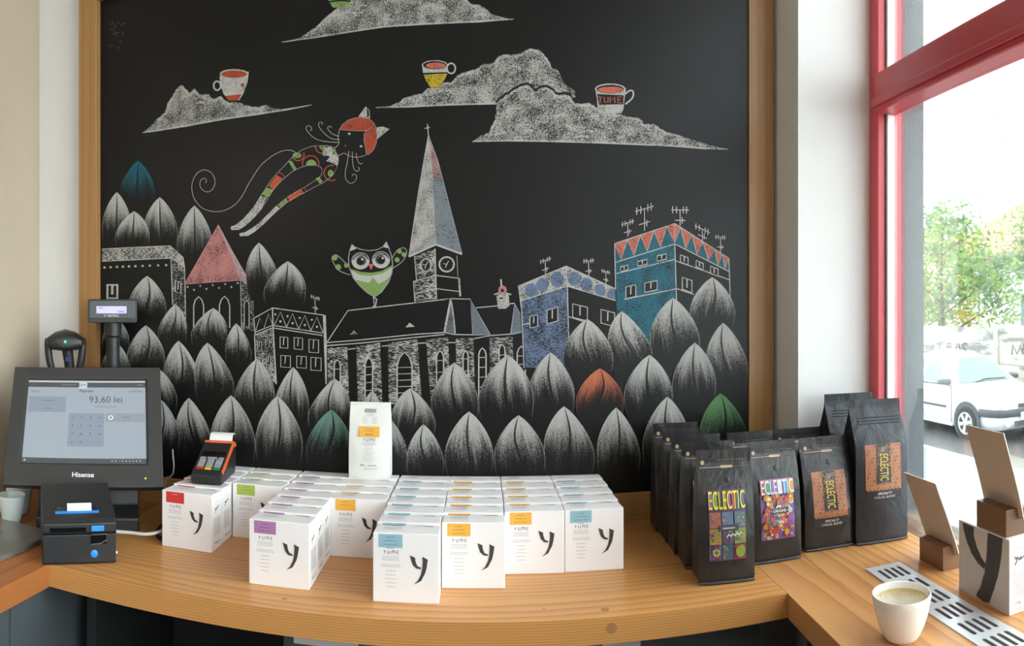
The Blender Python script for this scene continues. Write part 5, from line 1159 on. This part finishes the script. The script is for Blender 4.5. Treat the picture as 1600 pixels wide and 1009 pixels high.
for P in ([(1459,537),(1459,545)], [(1464,537),(1474,537)], [(1469,537),(1469,546)], [(1481,536),(1481,545)], [(1481,536),(1487,537),(1488,541),(1481,542)], [(1494,546),(1496,537),(1500,538),(1501,546)], [(1494,542),(1501,542)], [(1513,538),(1508,536),(1504,539),(1506,544),(1511,547)], [(1582,554),(1583,538),(1590,553),(1596,538),(1598,553)], [(1600,538),(1600,554)]):
    d.line([(gx(x), gz(y, x)) for x, y in P], 0.05, (0.07, 0.07, 0.07))
gf = d.build('graffiti', 'print', fe); gf['kind'] = 'stuff'; gf.rotation_euler[2] = -pi/2; gf['label'] = 'thin dark spray-painted letters'

# white sedan parked at the far kerb
mat('car_white', (0.66, 0.67, 0.68), 0.22, vary=0.01); mat('car_glass', (0.10, 0.17, 0.145), 0.06, vary=0.05, nscale=2, spec=0.9); mat('tyre', (0.03, 0.03, 0.03), 0.8); mat('hub', (0.62, 0.63, 0.64), 0.35, 0.3); mat('trim_dark', (0.07, 0.075, 0.08), 0.6); mat('lamp_glass', (0.6, 0.62, 0.65), 0.1)
car = tag(empty('car', (9.22, 10.2, GZ - 0.10), -pi/2), 'white sedan parked across the street in front of the fence', 'car')
st_ = [(0.80, 0.40, 0.52, 0.60), (0.78, 0.30, 0.60, 0.68), (0.66, 0.22, 0.74, 0.76), (0.35, 0.20, 0.82, 0.86), (-0.05, 0.20, 0.85, 0.92), (-0.42, 0.20, 0.86, 0.985), (-1.2, 0.20, 0.87, 0.97), (-2.4, 0.20, 0.87, 0.98), (-3.05, 0.22, 0.85, 1.02), (-3.40, 0.28, 0.80, 0.98), (-3.48, 0.40, 0.74, 0.88)]
R = []
for x, zb, w, zt in st_:
    h_ = [(w*0.86, zb), (w*0.98, zb + 0.10), (w, zb + 0.30 if zb + 0.30 < zt - 0.12 else zb + 0.08), (w*0.985, zt - 0.12), (w*0.90, zt - 0.02), (w*0.45, zt + 0.015)]
    R.append([(x, -a, z) for a, z in h_] + [(x, a, z) for a, z in reversed(h_)])
MB().rings(R).build('body_shell', 'car_white', car, smooth=50)
G = [(-0.36, 0.80, 0.955, 0.78, 0.96), (-0.72, 0.80, 0.965, 0.70, 1.203), (-1.08, 0.80, 0.965, 0.60, 1.455), (-1.6, 0.80, 0.965, 0.60, 1.50), (-2.3, 0.80, 0.97, 0.59, 1.47), (-2.75, 0.78, 0.98, 0.64, 1.25), (-3.0, 0.76, 0.995, 0.72, 1.02)]
MB().rings([[(x, -w0, z0), (x, -w1, z1 - 0.015), (x, -w1*0.86, z1), (x, w1*0.86, z1), (x, w1, z1 - 0.015), (x, w0, z0)] for x, w0, z0, w1, z1 in G]).build('cabin', 'car_white', car, smooth=40)
MB().add([(-0.40, -0.70, 1.012), (-0.40, 0.70, 1.012), (-1.03, 0.53, 1.444), (-1.03, -0.53, 1.444)], [(0, 1, 2, 3)]).add([(-0.42, -0.70, 0.98), (-0.42, 0.70, 0.98), (-1.05, 0.53, 1.42), (-1.05, -0.53, 1.42)], [(3, 2, 1, 0)]).build('windscreen', 'car_glass', car)
def side_glass(x0a, x0b, x1a, x1b, z0, z1, s):
    f = lambda x, z: (x, s*(0.808 - (0.808 - 0.615)*(z - 0.965)/0.49), z)
    g = lambda x, z: (x, s*(0.790 - (0.808 - 0.615)*(z - 0.965)/0.49), z)
    P = [f(x0a, z0), f(x0b, z0), f(x1b, z1), f(x1a, z1)]; Q = [g(x0a, z0), g(x0b, z0), g(x1b, z1), g(x1a, z1)]
    return MB().add(P + Q, [(0, 1, 2, 3), (7, 6, 5, 4), (0, 4, 5, 1), (1, 5, 6, 2), (2, 6, 7, 3), (3, 7, 4, 0)])
for s in (-1, 1):
    side_glass(-0.78, -1.50, -1.22, -1.50, 1.0, 1.40, s).build('side_window', 'car_glass', car); side_glass(-1.58, -2.35, -1.58, -2.25, 1.0, 1.40, s).build('side_window', 'car_glass', car)
    MB().tube([(-0.55, s*0.868, 0.985), (-1.55, s*0.862, 0.965), (-2.4, s*0.862, 0.965)], 0.018, 6).build('window_trim', 'trim_dark', car)
    MB().box(-0.72, -0.55, s*0.80 - 0.02 if s > 0 else -1.02, 1.02 if s > 0 else -0.78, 0.985, 1.09).build('mirror', 'trim_dark', car, bevel=0.03)
    MB().box(-1.45, -0.62, s*0.868 - 0.012, s*0.868 + 0.012, 0.53, 0.575).build('side_moulding', 'trim_dark', car, bevel=0.006)
    MB().box(-0.46, -0.455, s*0.866 - 0.006, s*0.866 + 0.006, 0.28, 0.95).build('door_gap', 'trim_dark', car)
    MB().box(-2.2, -0.42, s*0.842 - 0.03, s*0.842 + 0.03, 0.20, 0.26).build('sill', 'car_white', car, bevel=0.01)
    for ax in (0.0, -2.63):
        arch_ = MB().lathe([(0.001, 0), (0.375, 0), (0.375, 0.02), (0.001, 0.02)], 28).build('wheel_arch', 'trim_dark', car, loc=(ax, s*0.850 + (-0.0 if s < 0 else -0.02), 0.34)); arch_.rotation_euler[0] = pi/2 if s < 0 else pi/2
        w_ = MB().lathe([(0.19, -0.10), (0.28, -0.10), (0.305, -0.085), (0.31, -0.04), (0.31, 0.05), (0.30, 0.085), (0.275, 0.098), (0.20, 0.09)], 32).build('tyre', 'tyre', car, smooth=True, loc=(ax, s*0.80, 0.31)); w_.rotation_euler[0] = pi/2 if s < 0 else -pi/2
        h2 = MB().lathe([(0.20, 0.075), (0.205, 0.094), (0.19, 0.095), (0.185, 0.085), (0.001, 0.082)], 32).build('wheel_disc', 'trim_dark', w_, smooth=True)
        sp2 = MB()
        for k in range(6):
            a = k*pi/3 + 0.2; sp2.add([(0.03*cos(a - 1.2), 0.03*sin(a - 1.2), 0.088), (0.192*cos(a - 0.27), 0.192*sin(a - 0.27), 0.086), (0.192*cos(a + 0.27), 0.192*sin(a + 0.27), 0.086), (0.03*cos(a + 1.2), 0.03*sin(a + 1.2), 0.088), (0, 0, 0.1), (0.19*cos(a), 0.19*sin(a), 0.101)], [(0, 1, 5, 4), (4, 5, 2, 3)])
        sp2.lathe([(0.205, 0.088), (0.205, 0.104), (0.180, 0.103), (0.180, 0.088)], 32); sp2.lathe([(0.055, 0.09), (0.05, 0.108), (0.001, 0.11)], 16)
        sp2.build('wheel_trim', 'hub', w_, smooth=30)
fb = MB()
P = [(0.33, 0.835), (0.52, 0.80), (0.68, 0.735), (0.785, 0.60), (0.81, 0.35), (0.815, 0.0)]
pts = [(x, -y) for x, y in P] + [(x, y) for x, y in reversed(P[:-1])]
fb.rings([[(x*1.012, y*1.015, 0.47), (x*1.03, y*1.03, 0.50), (x*1.03, y*1.03, 0.58), (x*1.005, y*1.01, 0.615), (x*0.96, y*0.97, 0.6), (x*0.96, y*0.97, 0.48)] for x, y in pts]).build('bumper_strip', 'trim_dark', car, smooth=40)
for s in (-1, 1):
    MB().add([(0.50, s*0.80, 0.66), (0.72, s*0.70, 0.63), (0.80, s*0.45, 0.63), (0.775, s*0.46, 0.735), (0.64, s*0.68, 0.765), (0.45, s*0.785, 0.76), (0.55, s*0.55, 0.68)], [(0, 1, 4, 5), (1, 2, 3, 4), (0, 6, 1), (5, 4, 6), (4, 3, 6), (2, 6, 3), (1, 6, 2), (0, 5, 6)]).build('headlight', 'lamp_glass', car)
    MB().lathe([(0.075, 0.0), (0.075, 0.03), (0.055, 0.035), (0.05, 0.015), (0.001, 0.012)], 18).build('fog_light', 'lamp_glass', car, smooth=True, loc=(0.765, s*0.53, 0.36)).rotation_euler[1] = pi/2
MB().box(0.80, 0.825, -0.30, 0.30, 0.63, 0.71).build('grille', 'trim_dark', car, bevel=0.01); MB().box(0.80, 0.815, -0.38, 0.38, 0.29, 0.39).build('air_intake', 'trim_dark', car, bevel=0.01)
MB().box(0.845, 0.852, -0.26, 0.26, 0.44, 0.55).build('number_plate', 'porcelain', car); MB().tube([(-0.38, -0.30, 1.012), (-0.44, -0.02, 1.05), (-0.43, 0.5, 1.045)], 0.012, 5).build('wiper', 'trim_dark', car)

# house behind the fence
mat('render_white', (0.60, 0.60, 0.59), 0.9, nscale=2); mat('soffit', (0.35, 0.30, 0.27), 0.8)
m = bpy.data.materials.new('roof_tiles'); nt, b, o = _nodes(m)
w = N(nt, 'ShaderNodeTexWave'); w.wave_type = 'BANDS'; w.bands_direction = 'Z'; nt.links.new(coords(nt), w.inputs['Vector']); w.inputs['Scale'].default_value = 1.6; w.inputs['Distortion'].default_value = 0.6
nt.links.new(mixc(nt, w.outputs[1], (0.34, 0.17, 0.10), (0.55, 0.32, 0.19)), b.inputs['Base Color']); b.inputs['Roughness'].default_value = 0.85; bump(nt, b, w.outputs[1], 0.6, 0.06); MATS['roof_tiles'] = m
ho = tag(empty('house', (20.0, 18.0, GZ)), 'white house with an orange tiled roof behind the fence', 'house')
MB().box(0, 8, -10, 7.0, 0, 4.7).build('wall', 'render_white', ho)
rf = MB().prism([(-0.7, 4.62), (4.0, 7.4), (8.7, 4.62), (8.7, 4.42), (4.0, 7.2), (-0.7, 4.42)], -10.5, 7.6, axis='Y').build('roof', 'roof_tiles', ho)
MB().box(-0.78, -0.66, -10.5, 7.6, 4.38, 4.60).build('gutter', 'soffit', rf)
for y in (-2.2, 2.3, -6.5):
    wn_ = MB().box(-0.04, 0.03, y - 0.65, y + 0.65, 1.5, 3.0).build('window', 'seal_white', ho, bevel=0.01); MB().box(-0.06, -0.03, y - 0.55, y + 0.55, 1.6, 2.9).build('pane', 'car_glass', wn_)

# trees
def leaf_mat(name, c0, c1):
    m = bpy.data.materials.new(name); nt, b, o = _nodes(m); n = noise(nt, coords(nt), 1.7, 3)
    c = mixc(nt, smooth(nt, n, 0.35, 0.65), c0, c1); nt.links.new(c, b.inputs['Base Color']); b.inputs['Roughness'].default_value = 0.6
    t = N(nt, 'ShaderNodeBsdfTranslucent'); nt.links.new(c, t.inputs[0]); ms = N(nt, 'ShaderNodeMixShader'); ms.inputs[0].default_value = 0.4
    nt.links.new(b.outputs[0], ms.inputs[1]); nt.links.new(t.outputs[0], ms.inputs[2]); nt.links.new(ms.outputs[0], o.inputs[0]); MATS[name] = m
leaf_mat('leaves_green', (0.13, 0.22, 0.12), (0.34, 0.46, 0.16)); leaf_mat('leaves_yellow', (0.62, 0.47, 0.09), (0.52, 0.50, 0.18)); leaf_mat('leaves_grey', (0.20, 0.30, 0.20), (0.34, 0.46, 0.24)); mat('bark', (0.12, 0.10, 0.085), 0.9, vary=0.3, nscale=12)
def tree(x, y, h, label, lm, tips, n, seed, ls=0.10, spread=0.42):
    r = random.Random(seed); t = tag(empty('tree', (x, y, GZ)), label, 'tree', 'trees across the street')
    MB().tube(spline([(0, 0, 0), (0.05, 0.03, h*0.3), (-0.03, 0.02, h*0.6), (0.04, 0, h*0.92)], 4), [0.11 - 0.09*i/12 for i in range(13)], 8).build('trunk', 'bark', t, smooth=True)
    fo = MB(); per = n // len(tips)
    for (dx, dy, dz) in tips:
        z0 = max(h*0.25, min(h*0.85, dz - 0.35*hypot(dx, dy) - 0.2))
        MB().tube(spline([(0, 0, z0), (dx*0.45, dy*0.45, z0 + (dz - z0)*0.55), (dx, dy, dz)], 4), [0.04 - 0.032*i/8 for i in range(9)], 5).build('branch', 'bark', t, smooth=True)
        for k in range(per):
            q = r.random(); a = Vector((dx, dy, dz))*(1 - 0.45*q) + Vector((0, 0, z0))*(0.45*q)
            p = a + Vector((r.gauss(0, spread), r.gauss(0, spread), r.gauss(0, spread*0.7))); s = ls*r.uniform(0.6, 1.25)
            u = Vector((r.gauss(0, 1), r.gauss(0, 1), r.gauss(0, 1))).normalized(); v_ = u.cross(Vector((r.gauss(0, 1), r.gauss(0, 1), r.gauss(0, 1)))).normalized()
            fo.add([p - u*s, p - v_*s*0.45, p + u*s, p + v_*s*0.45], [(0, 1, 2, 3)])
    f_ = fo.build('foliage', lm, t, fix=False); f_['kind'] = 'stuff'
tree(13.2, 17.3, 5.4, 'green tree with a slim trunk just behind the concrete fence', 'leaves_green', [(0.3,-1.2,4.6),(-0.3,-1.9,3.9),(0.2,-2.6,3.2),(0.4,1.1,4.3),(0,1.6,3.2),(-0.2,-0.6,5.3),(0.1,-0.8,3.0),(0.2,0.7,2.3),(-0.3,-3.1,3.6),(0.3,-3.4,2.7),(0.1,0.4,5.0)], 3600, 3)
tree(15.5, 20.5, 5.4, 'yellowing tree behind the green one, next to the stucco pillar', 'leaves_yellow', [(0,-0.9,4.6),(0.3,0.9,4.5),(0,0,5.3),(0.2,-1.3,3.4),(0,1.5,3.3),(-0.2,0.3,2.6),(0.3,-0.7,2.2)], 3000, 5, 0.12, 0.5)
tree(17.0, 16.4, 6.4, 'pale green tree at the right edge of the window view', 'leaves_grey', [(0,0.8,5.4),(0.2,1.2,4.6),(0,-0.8,5.0),(0.2,0.2,6.2),(-0.2,1.5,4.0),(0.1,-1.0,4.0)], 2400, 9)
# overhead wires
for i, (z0, z1) in enumerate(((5.9, 6.3), (6.25, 6.6), (5.5, 5.75))):
    tag(MB().tube([(10.5, -6 + 40*k/14, z0 + (z1 - z0)*k/14 - 0.5*sin(pi*k/14)) for k in range(15)], 0.011, 5).build('overhead_wire', 'cable_black'), ('middle', 'highest', 'lowest')[i] + ' of the three overhead wires above the street', 'wire', 'overhead wires')

for y_, lb in ((-6.0, 'tall wooden utility pole carrying the near ends of the overhead wires'), (34.0, 'tall wooden utility pole carrying the far ends of the overhead wires')):
    up_ = tag(empty('utility_pole', (10.62, y_, GZ - 0.1)), lb, 'pole')
    MB().lathe([(0.13, 0), (0.09, 8.0), (0.07, 8.1)], 12).build('shaft', 'bark', up_, smooth=True); MB().box(-0.2, 0.0, -0.5, 0.5, 7.75, 7.85).build('crossarm', 'bark', up_)
